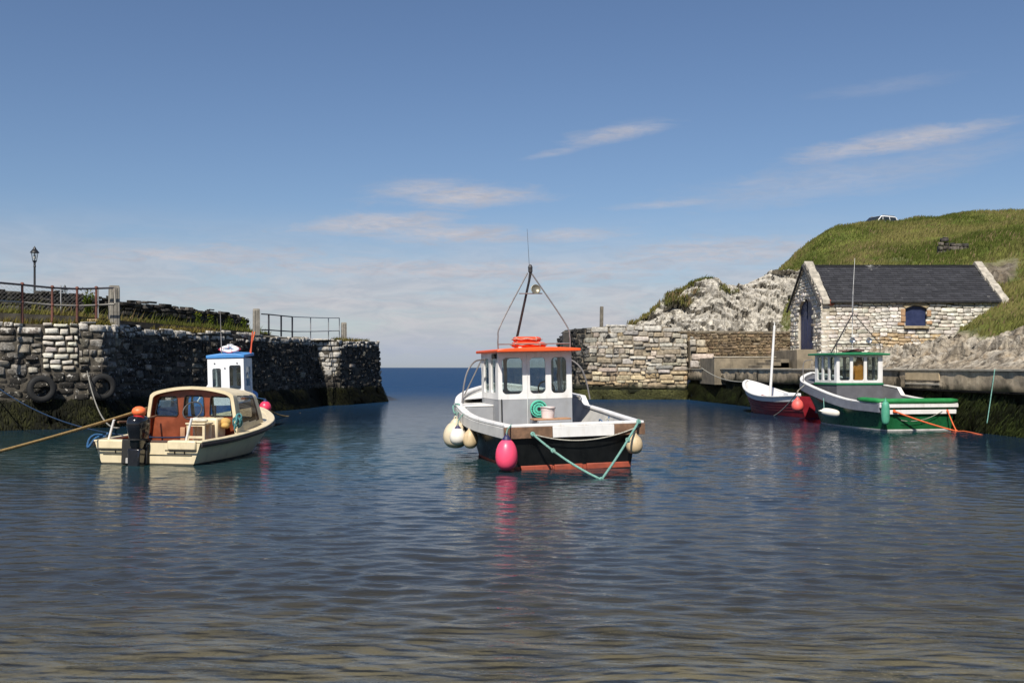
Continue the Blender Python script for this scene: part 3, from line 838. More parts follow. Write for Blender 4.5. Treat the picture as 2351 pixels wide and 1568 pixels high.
b.plate(prof, [], .35, M); gm = b.build('gable_core', paint('gable_mortar', (.46, .41, .33), .9, (.12, .1, .07), .6, .2, False, .5), gf); gm.parent = bh
b = MB(); b.plate([(BY0, 1.7), (BY0, BE), (47.5, BR), (BY1, BE), (BY1, 1.7)], [], .3, Matrix.Translation(Vector((BX1 - .3, 0, 0)) - bh.location) @ Matrix.Rotation(R(90), 4, 'Z') @ Matrix.Diagonal((1, -1, 1, 1)))
b.build('far_gable', bpy.data.materials['gable_mortar'], bh)
boxw('rear_wall', BX0 + .3, BX1 - .3, BY1 - .3, BY1, 1.7, BE, bpy.data.materials['gable_mortar'], bh)
# slate roof: overlapping courses of individual slates
t = NT('slate'); cA = t.attr('Col').outputs['Color']; n1 = t.noise(4, 6, .65, t.coords((1, 2, 2))); n2 = t.noise(1.3, 7, .75)
cS = t.mix(1., cA, t.mix(n1, (.6, .6, .6), (1.5, 1.5, 1.5)), 'MULTIPLY'); cS = t.mix(t.ramp(n2, .63, .69, 0, .6), cS, (.32, .31, .29))
m_slate = t.finish(cS, .62, 0, n1, .3, .01)
def slates(y0, y1, z0, z1, x0, x1, seed):
    rg = np.random.default_rng(seed); V, Fq, C = [], [], []
    n = 17; Ls = math.hypot(y1 - y0, z1 - z0); ey, ez = (y1 - y0) / Ls, (z1 - z0) / Ls; ny, nz = -ez * np.sign(ey), abs(ey)
    for i in range(n):
        a, bb_ = Ls * i / n - .01, Ls * (i + 1) / n + .05
        x = x0 - rg.uniform(0, .25)
        while x < x1:
            wd = .3 * rg.uniform(.85, 1.15); xa, xb = max(x, x0), min(x + wd - .006, x1)
            if xb - xa > .05:
                o = len(V); l1 = .03 + rg.uniform(0, .01); l0 = .006; a2 = a + rg.uniform(-.012, .012)
                for s, l in ((a2, l1), (bb_, l0)):
                    for xx in (xa, xb): V.append((xx, y0 + ey * s + ny * l, z0 + ez * s + nz * l))
                for xx in (xa, xb): V.append((xx, y0 + ey * a2 + ny * (l1 - .014), z0 + ez * a2 + nz * (l1 - .014)))
                Fq += [(o, o + 1, o + 3, o + 2), (o + 4, o + 5, o + 1, o)]
                g = rg.uniform(.75, 1.3); C += [(.030 * g, .030 * g, .034 * g)] * 6
            x += wd
    return np.array(V), np.array(Fq), np.array(C)
Va, Fa, Ca = slates(BY0 - .14, 47.5, BE - .1, BR + .02, BX0 + .42, BX1 - .38, 1); Vb, Fb, Cb = slates(BY1 + .14, 47.5, BE - .1, BR + .02, BX0 + .42, BX1 - .38, 2)
rf = build_rel('roof', np_mesh('roof', np.vstack([Va, Vb]), np.vstack([Fa, Fb + len(Va)]), np.vstack([Ca, Cb])), m_slate, bh, 30)
b = MB()
b.add([(BX0 + .35, BY0 - .1, BE - .13), (BX1 - .3, BY0 - .1, BE - .13), (BX1 - .3, 47.5, BR - .02), (BX0 + .35, 47.5, BR - .02), (BX0 + .35, BY1 + .1, BE - .13), (BX1 - .3, BY1 + .1, BE - .13)], [(0, 1, 2, 3), (3, 2, 5, 4), (0, 4, 5, 1)], 0, Matrix.Translation(-bh.location))
b.build('roof_boards', paint('tarred_board', (.03, .03, .03), .8), bh)
MB().sweep([Vector((BX0 + .4, 47.5, BR + .03)) - bh.location, Vector((BX1 - .36, 47.5, BR + .03)) - bh.location], [(-.13, -.05), (0, .05), (.13, -.05)]).build('ridge_tile', m_slate, bh)
MB().box(Vector(((BX0 + BX1) / 2, BY0 - .12, BE - .13)) - bh.location, (BX1 - BX0 - .8, .1, .1)).build('gutter', paint('black_gutter', (.015, .015, .016), .5), bh, bevel=.02)
# raised stone copings at both gables
m_cope = paint('coping_stone', (.38, .345, .285), .9, (.09, .08, .06), .95, .3, False, .6, scale=4)
for xx, nm in ((BX0 + .18, 'coping'), (BX1 - .2, 'coping')):
    b = MB(); rg = random.Random(int(xx * 10))
    for sgn in (-1, 1):
        n = 7
        for i in range(n):
            t0, t1 = i / n, (i + 1) / n - .006
            pts = []
            for tt in (t0, t1):
                y = (BY0 - .2 if sgn < 0 else BY1 + .2); y = y + (47.5 - y) * tt; z = BE - .18 + (BR + .12 - BE + .18) * tt
                pts.append((y, z))
            hgt = .14 + rg.uniform(-.015, .02); wd = .19 + rg.uniform(-.03, .03)
            vs = [(xx + sx * wd, y, z + dz) for (y, z) in pts for sx in (-1, 1) for dz in (-.06, hgt)]
            b.add(vs, [(0, 1, 3, 2), (4, 6, 7, 5), (1, 5, 7, 3), (0, 2, 6, 4), (0, 4, 5, 1), (2, 3, 7, 6)], 0, Matrix.Translation(-bh.location))
    b.build(nm, m_cope, bh, bevel=.02)
# dark barge edge under the coping on the door gable
b = MB()
for sgn in (-1, 1):
    y = BY0 - .22 if sgn < 0 else BY1 + .22
    b.tube([Vector((BX0 - .1, y, BE - .3)) - bh.location, Vector((BX0 - .1, 47.5, BR + .06)) - bh.location], .055, 6)
b.build('barge_board', bpy.data.materials['tarred_board'], bh)
# blue doors in the gable arch
blue = paint('navy_door_paint', (.018, .026, .075), .45, (.06, .06, .08), .25, .15, True, .2)
for s in (0, 1):
    half = [(y, z) for y, z in [((dy0 + dy1) / 2 + (dy1 - dy0) / 2 * math.cos(R(a)), dzs + (dzc - dzs) * math.sin(R(a))) for a in range(0, 181, 10)] if (y <= (dy0 + dy1) / 2 + 1e-6) == (s == 0)]
    mid = (dy0 + dy1) / 2 + (.012 if s else -.012)
    half = [(min(y, mid) if s == 0 else max(y, mid), z) for y, z in half]
    pts = half + ([(dy0, dz0), (mid, dz0)] if s == 0 else [(mid, dz0), (dy1, dz0)])
    if s == 1: pts = half + [(mid, dz0), (dy1, dz0)]
    d = MB().plate(pts, [], .06, Matrix.Translation(Vector((BX0 + .16, 0, 0)) - bh.location) @ Matrix.Rotation(R(90), 4, 'Z') @ Matrix.Diagonal((1, -1, 1, 1))).build('door', blue, bh)
    bt = MB()
    for k in range(1, 4):
        y = (dy0 if s == 0 else mid) + (mid - dy0 if s == 0 else dy1 - mid) * k / 4
        bt.box(Vector((BX0 + .155, y, (dz0 + dzs) / 2)) - bh.location, (.014, .02, dzs - dz0 - .1))
    bt.build('batten', blue, d)
# shuttered window with stone surround
warc = [(wx0 + (wx1 - wx0) * k / 10, wz1 - .12 + .12 * math.sin(math.pi * k / 10)) for k in range(11)]
wd_ = MB().plate([(wx0, wz0)] + [(wx1, wz0)] + warc[::-1], [], .06, Matrix.Translation(Vector((0, BY0 + .10, 0)) - bh.location)).build('window', blue, bh)
orc = [(wx0 - .16 + (wx1 - wx0 + .32) * k / 10, wz1 + .02 + .16 * math.sin(math.pi * k / 10)) for k in range(11)]
MB().plate([(wx1 + .01, wz1 - .14)] + warc[::-1] + [(wx0 - .01, wz1 - .14)] + orc, [], .12, Matrix.Translation(Vector((0, BY0 - .045, 0)) - bh.location)).build('lintel', paint('brown_sandstone', (.3, .24, .15), .9, (.1, .08, .05), .6, .25, False, .5), wd_, bevel=.01)
MB().box(Vector(((wx0 + wx1) / 2, BY0 - .03, wz0 - .07)) - bh.location, (wx1 - wx0 + .2, .2, .12)).build('sill', bpy.data.materials['brown_sandstone'], wd_, bevel=.015)
m_os = paint('orange_sandstone', (.36, .22, .12), .9, (.2, .12, .06), .5, .25, False, .4)
for xx, zz, ww, hh in ((wx0 - .13, 4.25, .2, .3), (wx0 - .12, 3.95, .2, .25), (wx1 + .12, 4.2, .2, .28), (wx1 + .14, 3.78, .26, .15), (wx0 - .22, 3.72, .3, .13)):
    MB().box(Vector((xx, BY0 - .005, zz)) - bh.location, (ww, .1, hh)).build('jamb', m_os, wd_, bevel=.02)
lo = Vector((14.42, BY0 - .03, 4.68)) - bh.location
MB().lathe([(.005, .07), (.08, .06), (.14, .03), (.155, 0)], 18, 0, Matrix.Translation(lo) @ Matrix.Rotation(R(90), 4, 'X')).build('wall_plate', paint('rusty_iron', (.16, .045, .025), .8, (.05, .02, .01), .6, .3, False, .5), bh)
# ================================================================== grassy hill, rocks
def tps(ctrl):
    ctrl = np.array([list(c) for c in ctrl], float); p, zv = ctrl[:, :2] / 20, ctrl[:, 2]
    n = len(p)
    def ker(r): return np.where(r > 0, r * r * np.log(np.maximum(r, 1e-9)), 0)
    K = ker(np.linalg.norm(p[:, None] - p[None], axis=-1)) + np.eye(n) * .01
    Pm = np.hstack([np.ones((n, 1)), p]); A = np.block([[K, Pm], [Pm.T, np.zeros((3, 3))]])
    wv = np.linalg.solve(A, np.concatenate([zv, np.zeros(3)]))
    def f(x, y):
        q = np.stack([x, y], -1) / 20; sh = x.shape; q = q.reshape(-1, 2); out = np.zeros(len(q))
        for i in range(0, len(q), 20000):
            qq_ = q[i:i + 20000]
            out[i:i + 20000] = ker(np.linalg.norm(qq_[:, None] - p[None], axis=-1)) @ wv[:n] + wv[n] + qq_ @ wv[n + 1:]
        return out.reshape(sh)
    return f
ctrl = [P(*a) for a in ((1760, 656, 68), (1807, 660, 71), (1853, 610, 75), (1892, 538, 80), (1930, 526, 84), (1985, 536, 88), (2039, 525, 90), (2110, 507, 91), (2176, 503, 91), (2285, 498, 89), (2312, 484, 86),
        (2351, 490, 84), (2450, 484, 82), (2600, 475, 80))]
# shoulder and flank of the hill
ctrl += [P(*a) for a in ((1830, 655, 62), (1900, 640, 60), (1960, 600, 66), (1960, 560, 76), (2050, 590, 66), (2050, 545, 77), (2150, 585, 66), (2150, 535, 78), (2250, 570, 65), (2260, 525, 76),
         (2351, 560, 60), (2351, 520, 70), (2500, 540, 58), (2500, 505, 70))]
ctrl += [Vector(a) for a in ((14, 54, 2.4), (18, 53, 4.3), (22.5, 52, 5.0), (14, 58, 2.6), (15.5, 60, 2.8), (13, 64, 2.6), (18, 57, 5.2), (22.5, 56, 6.2),
         (20, 72, 7.4), (16, 76, 3.0), (14, 90, 0.), (20, 100, 4), (30, 120, 12), (40, 130, 15), (60, 130, 16), (70, 95, 17), (70, 60, 15), (60, 40, 12))]
# ground along the foot of the boathouse front
ctrl += [P(*a) for a in ((1950, 817, 45), (2006, 816, 45), (2086, 810, 45), (2135, 794, 45), (2187, 772, 45), (2212, 756, 45), (2250, 716, 45), (2315, 690, 45))]
ctrl += [P(*a) for a in ((2351, 752, 35), (2351, 700, 40), (2351, 655, 47), (2290, 752, 37), (2240, 780, 38), (2150, 822, 37), (2060, 836, 37), (2351, 800, 30), (2200, 828, 33), (2500, 700, 32), (2500, 640, 42), (2700, 640, 32), (2600, 760, 24))]
ctrl += [P(*a) for a in ((1700, 745, 70), (1650, 785, 70), (1735, 705, 68), (1590, 800, 70), (1700, 760, 60), (1780, 690, 60))]
ctrl += [Vector((P(u, 0, 101).x, 101, z)) for u, z in ((1930, 13.6), (2018, 14.7), (2110, 15.2))]
for y in (20, 24, 28, 32, 36, 40, 43): ctrl.append(Vector((float(np.interp(y, [10, 18, 25, 36, 46, 55], [14, 13.5, 12.9, 11.9, 10.65, 9.7])) + 1.0, y, 1.62)))
ctrl += [Vector((14.6, 44.5, 2.1)), Vector((13.2, 44, 1.75)), Vector((16, 14, 2.2)), Vector((26, 16, 5))]
hz = tps(ctrl)
gx_, gy_ = [], []
def axis(a, segs):
    out = [a]
    for e, d in segs:
        while out[-1] < e: out.append(out[-1] + d)
    return np.array(out)
ax_, ay_ = axis(10.5, [(26, .12), (50, .3), (75, .8)]), axis(13, [(24, .4), (47, .13), (92, .34), (135, 1.)])
HX, HY = np.meshgrid(ax_, ay_)
base = hz(HX, HY)
def quay_x(y): return np.interp(y, [10, 18, 25, 36, 46, 55.2], [14, 13.5, 12.9, 11.9, 10.65, 9.72])
def grass_mask(x, y, z):
    """where turf covers the rock: the hill and the hump beside the boathouse"""
    n = .9 * fbm(np.stack([x * .45, y * .45, z * 0], -1), 4, 31)
    u = x / y * FPX + CX; vv = HOR - (z - CH) / y * FPX
    front = smooth(768 - vv - (u - 2220) * .06 + n * 22, -6, 8) * smooth(u - 2205 - (752 - vv) * .12 + n * 10, -8, 8)  # hump right of the boathouse
    hill = smooth(y + n * 2, 55.5, 58) * smooth(x + n, 15.2, 16.8)
    g = np.where(y < 52, front, np.maximum(hill, smooth(u + n * 20, 2320, 2345)))
    crag = smooth(fbm(np.stack([x * .35, y * .35, z * .3], -1), 4, 77), .34, .46) * smooth(y, 60, 50) * smooth(x, 21.5, 23.5) * smooth(z, 4.0, 5.5)
    scar = np.abs((x - 28.5) - (y - 66) * .85 + 1.6 * n) < .7 + .5 * n
    g = np.where(scar & (y > 60) & (y < 86), g * .72, g)
    return g * (1 - crag)
pos = np.stack([HX, HY, base], -1)
gm_ = grass_mask(HX, HY, base)
rock = (1 - gm_)
rn1 = fbm(pos * np.array([.55, .55, .8]), 5, 41, .55, True); rn2 = fbm(pos * np.array([1.9, 1.9, 2.4]), 4, 43, .55, True)
qd = smooth(HX - quay_x(HY), .9, 3.5)
strata = fbm(pos @ np.array([[.5, .2, 1.2], [.2, .9, .3], [-.9, 0, 1.8]]), 5, 45, .6, True)
ledge = strata * 3; ledge = (np.floor(ledge) + smooth(ledge - np.floor(ledge), .55, .95)) / 3
fa, fj = facets(pos @ np.array([[.75, .2, .9], [.3, .8, .3], [-.9, .1, 1.6]]) + .35 * rn2[..., None], 5); fb, fk2 = facets(pos @ np.array([[1.9, .3, 1.7], [.4, 2.2, .6], [-1.7, .2, 3.2]]), 15)
crack = np.maximum(smooth(fj, .10, .0), .7 * smooth(fk2, .10, .0))
Z = base + rock * qd * (.30 * rn1 + .10 * rn2 + .30 * ledge + .48 * fa + .26 * fb - .12 * crack - .34) + gm_ * (.55 * fbm(pos * .33, 4, 51) + .16 * fbm(pos * 1.1, 3, 53))
# exposed ledge and the scar on the upper slope
inb = (HX > BX0 - .3) & (HX < BX1 + .2) & (HY > BY0 - .1) & (HY < BY1 + .5)
Z = np.where((HX > BX0 - .3) & (HX < BX1 - .2) & (HY > BY0 + .3) & (HY < BY1 + .3), np.minimum(Z, 2.3), Z)
lowleft = (HX < 14.4) & (HY > 45.4) & (HY < 54.5)
Z = np.where(lowleft, np.minimum(Z, 1.5), Z)
Z = np.where((HX < 14.5) & (HY >= 54.5) & (HY < 57.5), np.minimum(Z, 3.0), Z)
drop = HX < quay_x(HY) + .75
keep = ~(drop[:-1, :-1] & drop[1:, 1:])
Fq = grid_faces(*HX.shape).reshape(HX.shape[0] - 1, HX.shape[1] - 1, 4)[keep]
pos = np.stack([HX, HY, Z], -1)
t = NT('hillside'); gA = t.attr('grass').outputs['Fac']
n1 = t.noise(.55, 6, .6); n2 = t.noise(3.2, 5, .65); n3 = t.noise(14, 4, .6); n4 = t.noise(1.6, 8, .75, t.coords((1, 1, 2.2)), .8)
rk = t.mix(t.ramp(n1, .35, .65), (.37, .31, .23), (.50, .45, .37)); rk = t.mix(t.ramp(n2, .5, .7, 0, .8), rk, (.24, .17, .10))
crk = t.n('ShaderNodeTexVoronoi', feature='DISTANCE_TO_EDGE'); crk.inputs['Scale'].default_value = 1.1
wv_ = t.n('ShaderNodeVectorMath', operation='ADD'); t.l(t.coords((1, 1, 1.8)), wv_.inputs[0]); nz_ = t.n('ShaderNodeTexNoise'); nz_.inputs['Scale'].default_value = 1.4; nz_.inputs['Detail'].default_value = 6; t.l(t.coords(), nz_.inputs['Vector']); t.l(nz_.outputs['Color'], wv_.inputs[1]); t.l(wv_.outputs[0], crk.inputs['Vector'])
ck = t.ramp(crk.outputs['Distance'], .0, .05, .55, 1)
rk = t.mix(t.math('MULTIPLY', t.math('SUBTRACT', 1, ck), t.ramp(n2, .35, .65)), rk, (.05, .045, .04)); rk = t.mix(t.attr('brown').outputs['Fac'], rk, (.10, .08, .058)); rk = t.mix(t.ramp(n4, .52, .62, 0, .8), rk, (.13, .105, .075)); rk = t.mix(t.math('MULTIPLY', t.fissure((0, .7, .3), 2.6, .02), .5), rk, (.06, .05, .04)); pass; rk = t.mix(t.ramp(n3, .6, .8, 0, .6), rk, (.10, .10, .06))
gr = t.mix(t.ramp(n1, .35, .65), (.06, .09, .015), (.14, .15, .035)); gr = t.mix(t.ramp(n2, .5, .75), gr, (.09, .08, .028))
rk = t.mix(t.math('MULTIPLY', t.attr('crack').outputs['Fac'], .85), rk, (.05, .042, .034))
cc_ = t.mix(gA, rk, gr); bh_ = t.math('ADD', t.math('MULTIPLY', n2, .5), t.math('ADD', t.math('MULTIPLY', n4, .6), t.math('MULTIPLY', ck, .25)))
m_hill = t.finish(cc_, .95, 0, bh_, .9, .2, spec=.15)
print('SIL', [(int(u0), round(float(np.min((HOR - (Z + .25 * (gm_ > .5) - CH) / HY * FPX)[(np.abs(HX / HY * FPX + CX - u0) < 8)])), 0)) for u0 in range(1600, 2352, 30)])
tag(link_mesh('hillside', np_mesh('hillside', pos, Fq, None, {'grass': gm_, 'crack': crack, 'brown': .7 * smooth(Z, 3.9, 4.8) * smooth(HX, 20, 22)}), m_hill, smooth=28), kind='structure')
def hill_at(x, y):
    fi = np.interp(x, ax_, np.arange(len(ax_))); fj = np.interp(y, ay_, np.arange(len(ay_)))
    i = np.clip(fi.astype(int), 0, len(ax_) - 2); j = np.clip(fj.astype(int), 0, len(ay_) - 2); a = fi - i; b_ = fj - j
    g = lambda A: (A[j, i] * (1 - a) * (1 - b_) + A[j, i + 1] * a * (1 - b_) + A[j + 1, i] * (1 - a) * b_ + A[j + 1, i + 1] * a * b_)
    return g(Z), g(gm_)

# pale limestone outcrop behind the landing
us = np.linspace(1440, 1900, 200)
sky_v = np.interp(us, [1440, 1487, 1510, 1530, 1560, 1580, 1605, 1633, 1645, 1661, 1680, 1697, 1716, 1745, 1766, 1790, 1825, 1900], [775, 747, 722, 706, 688, 672, 662, 654, 657, 672, 672, 676, 664, 651, 639, 642, 640, 640])
dc = np.interp(us, [1440, 1640, 1700, 1900], [64, 63, 64, 66])
ts = np.concatenate([np.linspace(0, 1, 60), np.linspace(1.03, 1.8, 16)])
sky_v = sky_v - 12; RX = np.zeros((len(ts), len(us))); RY = RX.copy(); RZ = RX.copy()
for j, tq in enumerate(ts):
    d = (dc - 7.0) + 7.0 * tq
    ztop = CH + (HOR - sky_v) / FPX * dc
    if tq <= 1: zz = 1.6 + (ztop - 1.6) * (1 - (1 - tq) ** 1.5)
    else: zz = ztop - (tq - 1) ** 1.2 * 6.0
    RX[j] = (us - CX) / FPX * dc * (.94 + .06 * min(tq, 1)); RY[j] = d; RZ[j] = zz
ps = np.stack([RX, RY, RZ], -1)
r1 = fbm(ps * np.array([.45, .5, .65]) + 5, 5, 61, .55, True); r2 = fbm(ps @ np.array([[1.5, 0, .6], [0, 1.5, .4], [-.5, 0, 2.0]]), 5, 63, .58, True); r3 = fbm(ps * 5, 3, 65, .5, True)
amp = np.clip(np.minimum(ts, 1.0) * 4, .3, 1)[:, None] * np.where(ts > .93, .5, 1)[:, None]
r0_ = fbm(ps * np.array([.22, .25, .4]) + 2, 3, 60, .5, True)
fa, fj = facets(ps @ np.array([[.7, 0, .5], [.2, .6, .2], [-.5, 0, 1.15]]) + .3 * r2[..., None], 25); fb, fk2 = facets(ps @ np.array([[1.7, 0, 1.1], [.4, 1.6, .5], [-1.1, 0, 2.5]]) + .2 * r3[..., None], 35)
ocr = np.maximum(smooth(fj, .10, .0), .75 * smooth(fk2, .11, .0))
dsp = amp * (1.0 * r0_ + .45 * r1 + .22 * r2 + .08 * r3 + .62 * fa + .26 * fb - .12 * ocr)
ps[..., 1] -= dsp * .9; ps[..., 2] += dsp * .35; ps[..., 0] -= dsp * .1
og = smooth(.55 * fbm(ps * .5, 4, 71) + (np.interp(us, [1440, 1500, 1560, 1600, 1625, 1650, 1690, 1715, 1740, 1800, 1850], [.75, .7, .45, .5, .3, -.2, .15, .05, -.35, .1, .3])[None]) + (ts[:, None] - 1.0) * 2.2, .24, .4)
og = np.maximum(og, smooth(fbm(ps * np.array([.6, .6, .9]), 4, 73) + .5 * (ts[:, None] - .85), .22, .34) * .8)
t = NT('limestone_rock'); gA = t.attr('grass').outputs['Fac']
n1 = t.noise(.5, 6, .65); n2 = t.noise(2.2, 7, .7, t.coords((1, 1, 1.5)), .6); n3 = t.noise(9, 5, .65)
rk = t.mix(t.ramp(n1, .32, .62), (.37, .34, .285), (.58, .54, .465)); rk = t.mix(t.ramp(n2, .52, .66, 0, .55), rk, (.12, .11, .095)); rk = t.mix(t.ramp(n3, .58, .70, 0, .6), rk, (.09, .082, .072)); rk = t.mix(t.math('MULTIPLY', t.fissure((.2, -.6, .4), 1.7, .02), .6), rk, (.06, .054, .046)); rk = t.mix(t.ramp(n3, .28, .42, .6, 0), rk, (.5, .48, .44))
rk = t.mix(t.math('MULTIPLY', t.attr('crack').outputs['Fac'], .6), rk, (.07, .06, .048))
cc_ = t.mix(gA, rk, (.055, .065, .014))
m_rock = t.finish(cc_, .95, 0, t.math('ADD', n2, t.math('MULTIPLY', n3, .4)), .9, .14, spec=.15)
tag(link_mesh('rock_outcrop', np_mesh('rock_outcrop', ps, grid_faces(len(ts), len(us))[:, ::-1], None, {'grass': og, 'crack': ocr}), m_rock, smooth=30), 'craggy pale limestone outcrop beside the boathouse gable', 'rock', kind='structure')

# ---- grass: long blades leaning with the wind
def blades(px, py, pz, h, wd, seed, tint=None, lean=(.25, -.05)):
    rg = np.random.default_rng(seed); n = len(px); a = rg.random(n) * 6.283
    dx, dy = np.cos(a) * wd, np.sin(a) * wd
    lx = (lean[0] + rg.normal(0, .2, n)) * h; ly = (lean[1] + rg.normal(0, .2, n)) * h
    V = np.empty((n, 5, 3)); b0 = np.stack([px, py, pz - .04], -1)
    V[:, 0] = b0 + np.stack([-dx, -dy, 0 * h], -1); V[:, 1] = b0 + np.stack([dx, dy, 0 * h], -1)
    mid = b0 + np.stack([lx * .35, ly * .35, h * .6], -1)
    V[:, 2] = mid + np.stack([dx, dy, 0 * h], -1) * .7; V[:, 3] = mid - np.stack([dx, dy, 0 * h], -1) * .7
    V[:, 4] = b0 + np.stack([lx, ly, h], -1)
    i = np.arange(n)[:, None] * 5
    F3 = np.concatenate([i + np.array([[0, 1, 2]]), i + np.array([[0, 2, 3]]), i + np.array([[3, 2, 4]])])
    g = np.array([.092, .112, .028]); y_ = np.array([.225, .205, .075]); s_ = np.array([.24, .18, .10])
    mixn = np.clip(.45 + 1.9 * fbm(np.stack([px * .22, py * .16, pz * .2], -1), 5, 91) + rg.normal(0, .09, n), 0, 1)[:, None]
    C = g + (y_ - g) * mixn; k = rg.random(n) < .05 + .35 * smooth(fbm(np.stack([px * .35, py * .25, pz * .3], -1), 4, 97), .1, .45); C[k] = s_ * rg.uniform(.7, 1.2, (k.sum(), 1))
    if tint is not None: C = C * np.array(tint)
    return V.reshape(-1, 3), F3, np.repeat(C * rg.uniform(.88, 1.12, (n, 1)), 5, 0)
t = NT('grass_blade'); b_ = t.n('ShaderNodeBsdfDiffuse'); t.l(t.attr('Col').outputs['Color'], b_.inputs[0])
tl = t.n('ShaderNodeBsdfTranslucent'); t.l(t.attr('Col').outputs['Color'], tl.inputs[0]); mx = t.n('ShaderNodeMixShader'); mx.inputs[0].default_value = .3
t.l(b_.outputs[0], mx.inputs[1]); t.l(tl.outputs[0], mx.inputs[2]); t.l(mx.outputs[0], t.out.inputs[0]); m_blade = t.mat
N = 260000; px, py = rng.uniform(13, 62, N), rng.uniform(30, 96, N)
ok = (px / py < .62) & (px / py > .2); px, py = px[ok], py[ok]
zz, gg = hill_at(px, py); ok = (gg > .45 + .2 * rng.random(len(px))) & ~((px > BX0 - .4) & (px < BX1 + .3) & (py > BY0 - .3) & (py < BY1 + .6)); px, py, zz = px[ok], py[ok], zz[ok]
hh_ = (.14 + .22 * rng.random(len(px))) * np.clip(1 + .7 * fbm(np.stack([px * .3, py * .3, px * 0], -1), 3, 95), .4, 1.7)
Vg, Fg, Cg = blades(px, py, zz, hh_, .035, 3)
tag(link_mesh('hill_grass', np_mesh('hill_grass', Vg, Fg, Cg), m_blade, smooth=0), 'long rough grass covering the hill above the boathouse', 'grass', kind='stuff')
# turf on the outcrop
fi = np.argwhere(og > .5); pick = fi[rng.integers(0, len(fi), 9000)]
pt_ = ps[pick[:, 0], pick[:, 1]] + rng.normal(0, .07, (9000, 3)) * np.array([1, 1, 0])
Vg, Fg, Cg = blades(pt_[:, 0], pt_[:, 1], pt_[:, 2], .16 + .2 * rng.random(9000), .03, 5, (.95, .9, .9))
tag(link_mesh('outcrop_grass', np_mesh('outcrop_grass', Vg, Fg, Cg), m_blade, smooth=0), 'turf patches on the limestone outcrop', 'grass', kind='stuff')
# verge grass on the dark pier
n = 15000; tq = rng.random(n) * inl.L; off_ = .4 + 1.7 * rng.random(n)**1.3
xy = inl.at(tq) - inl.normal(tq) * off_[:, None]; z0 = 3.47 - .012 * tq
Va, Fa, Ca = blades(xy[:, 0], xy[:, 1], z0, (.10 + .22 * rng.random(n)) * np.where(rng.random(n) < .06, 2, 1), .018, 7, (1.02, 1., .9))
n = 4200; tq = sW[1] + rng.random(n) * (sW[8] - sW[1]); dd = .25 + .5 * rng.random(n) ** 2
ok = fbm(np.stack([tq * .5, tq * 0, tq * 0], -1), 3, 5) > -.05; tq, dd = tq[ok], dd[ok]; n = len(tq)
xy = PW.at(tq) - PW.normal(tq) * dd[:, None]
Vb, Fb, Cb = blades(xy[:, 0], xy[:, 1], np.full(n, 3.02), .08 + .2 * rng.random(n), .016, 9, (1.15, .95, .8))
tag(link_mesh('verge_grass', np_mesh('verge_grass', np.vstack([Va, Vb]), np.vstack([Fa, Fb + len(Va)]), np.vstack([Ca, Cb])), m_blade, smooth=0), 'yellow-green grass along the top of the dark pier', 'grass', kind='stuff')

# ---- seaweed: hanging fronds on the walls' feet
def weed(path, s0, s1, z0, z1, n, seed, out=(.0, .3), colr=((.004, .0042, .002), (.008, .0085, .003), (.024, .025, .007)), hang=.45):
    rg = np.random.default_rng(seed); q = s0 + (s1 - s0) * rg.random(n); z = z0 + (z1 - z0) * rg.random(n) ** 1.1
    clump = fbm(np.stack([q * 1.1, z * 2, q * 0], -1), 3, seed); ok = clump > -.25; q, z, clump = q[ok], z[ok], clump[ok]; n = len(q)
    base_out = out[0] + (out[1] - out[0]) * np.clip((z1 - z) / (z1 - z0), 0, 1) + .05 * rg.random(n)
    xy = path.at(q); nv = path.normal(q); tv = np.stack([-nv[:, 1], nv[:, 0]], -1)
    k = 4; V = np.empty((n, k, 2, 3)); L = hang * (.5 + rg.random(n)) ; wd = .011 + .02 * rg.random(n); sway = rg.normal(0, .12, n)
    for j in range(k):
        f = j / (k - 1); o_ = base_out + .10 * math.sin(f * 2.6) * (.5 + rg.random(n)); zz_ = np.maximum(z - L * f, -.06)
        c_ = xy + nv * o_[:, None] + tv * (sway * f)[:, None]; ww = (wd * (1 - .6 * f))[:, None]
        V[:, j, 0, :2] = c_ - tv * ww; V[:, j, 1, :2] = c_ + tv * ww; V[:, j, :, 2] = zz_[:, None]
    b0 = np.arange(n)[:, None] * 8
    Fq = np.concatenate([b0 + np.array([[2 * j, 2 * j + 1, 2 * j + 3, 2 * j + 2]]) for j in range(k - 1)])
    pal = np.array(colr); mixn = np.clip(.4 + clump * .8 + rg.normal(0, .25, n), 0, 1)
    C = np.where(mixn[:, None] < .55, pal[0] + (pal[1] - pal[0]) * (mixn[:, None] / .55), pal[1] + (pal[2] - pal[1]) * ((mixn[:, None] - .55) / .45))
    return V.reshape(-1, 3), Fq, np.repeat(C, 8, 0)
t = NT('seaweed'); m_weed = t.finish(t.attr('Col').outputs['Color'], .7, 0, t.noise(30, 3), .4, .01, spec=.12)
Va, Fa, Ca = weed(PW, 0, sW[8], -.05, .85, 20000, 3, (-.02, .36))
tag(link_mesh('pier_seaweed', np_mesh('pier_seaweed', Va, Fa, Ca), m_weed, smooth=180), 'dark seaweed hanging along the foot of the black pier', 'seaweed', kind='stuff')
Va, Fa, Ca = weed(QW, 0, QW.L, .0, 1.05, 24000, 5, (-.2, .1), ((.007, .008, .003), (.017, .021, .006), (.036, .048, .010)))
tag(link_mesh('quay_seaweed', np_mesh('quay_seaweed', Va, Fa, Ca), m_weed, smooth=180), 'dark green seaweed hanging below the concrete quay', 'seaweed', kind='stuff')
Va, Fa, Ca = weed(MW, MW.s[1], MW.s[3], .0, .55, 4200, 7, (.0, .3), ((.02, .021, .008), (.04, .042, .014), (.075, .075, .026)), .25)
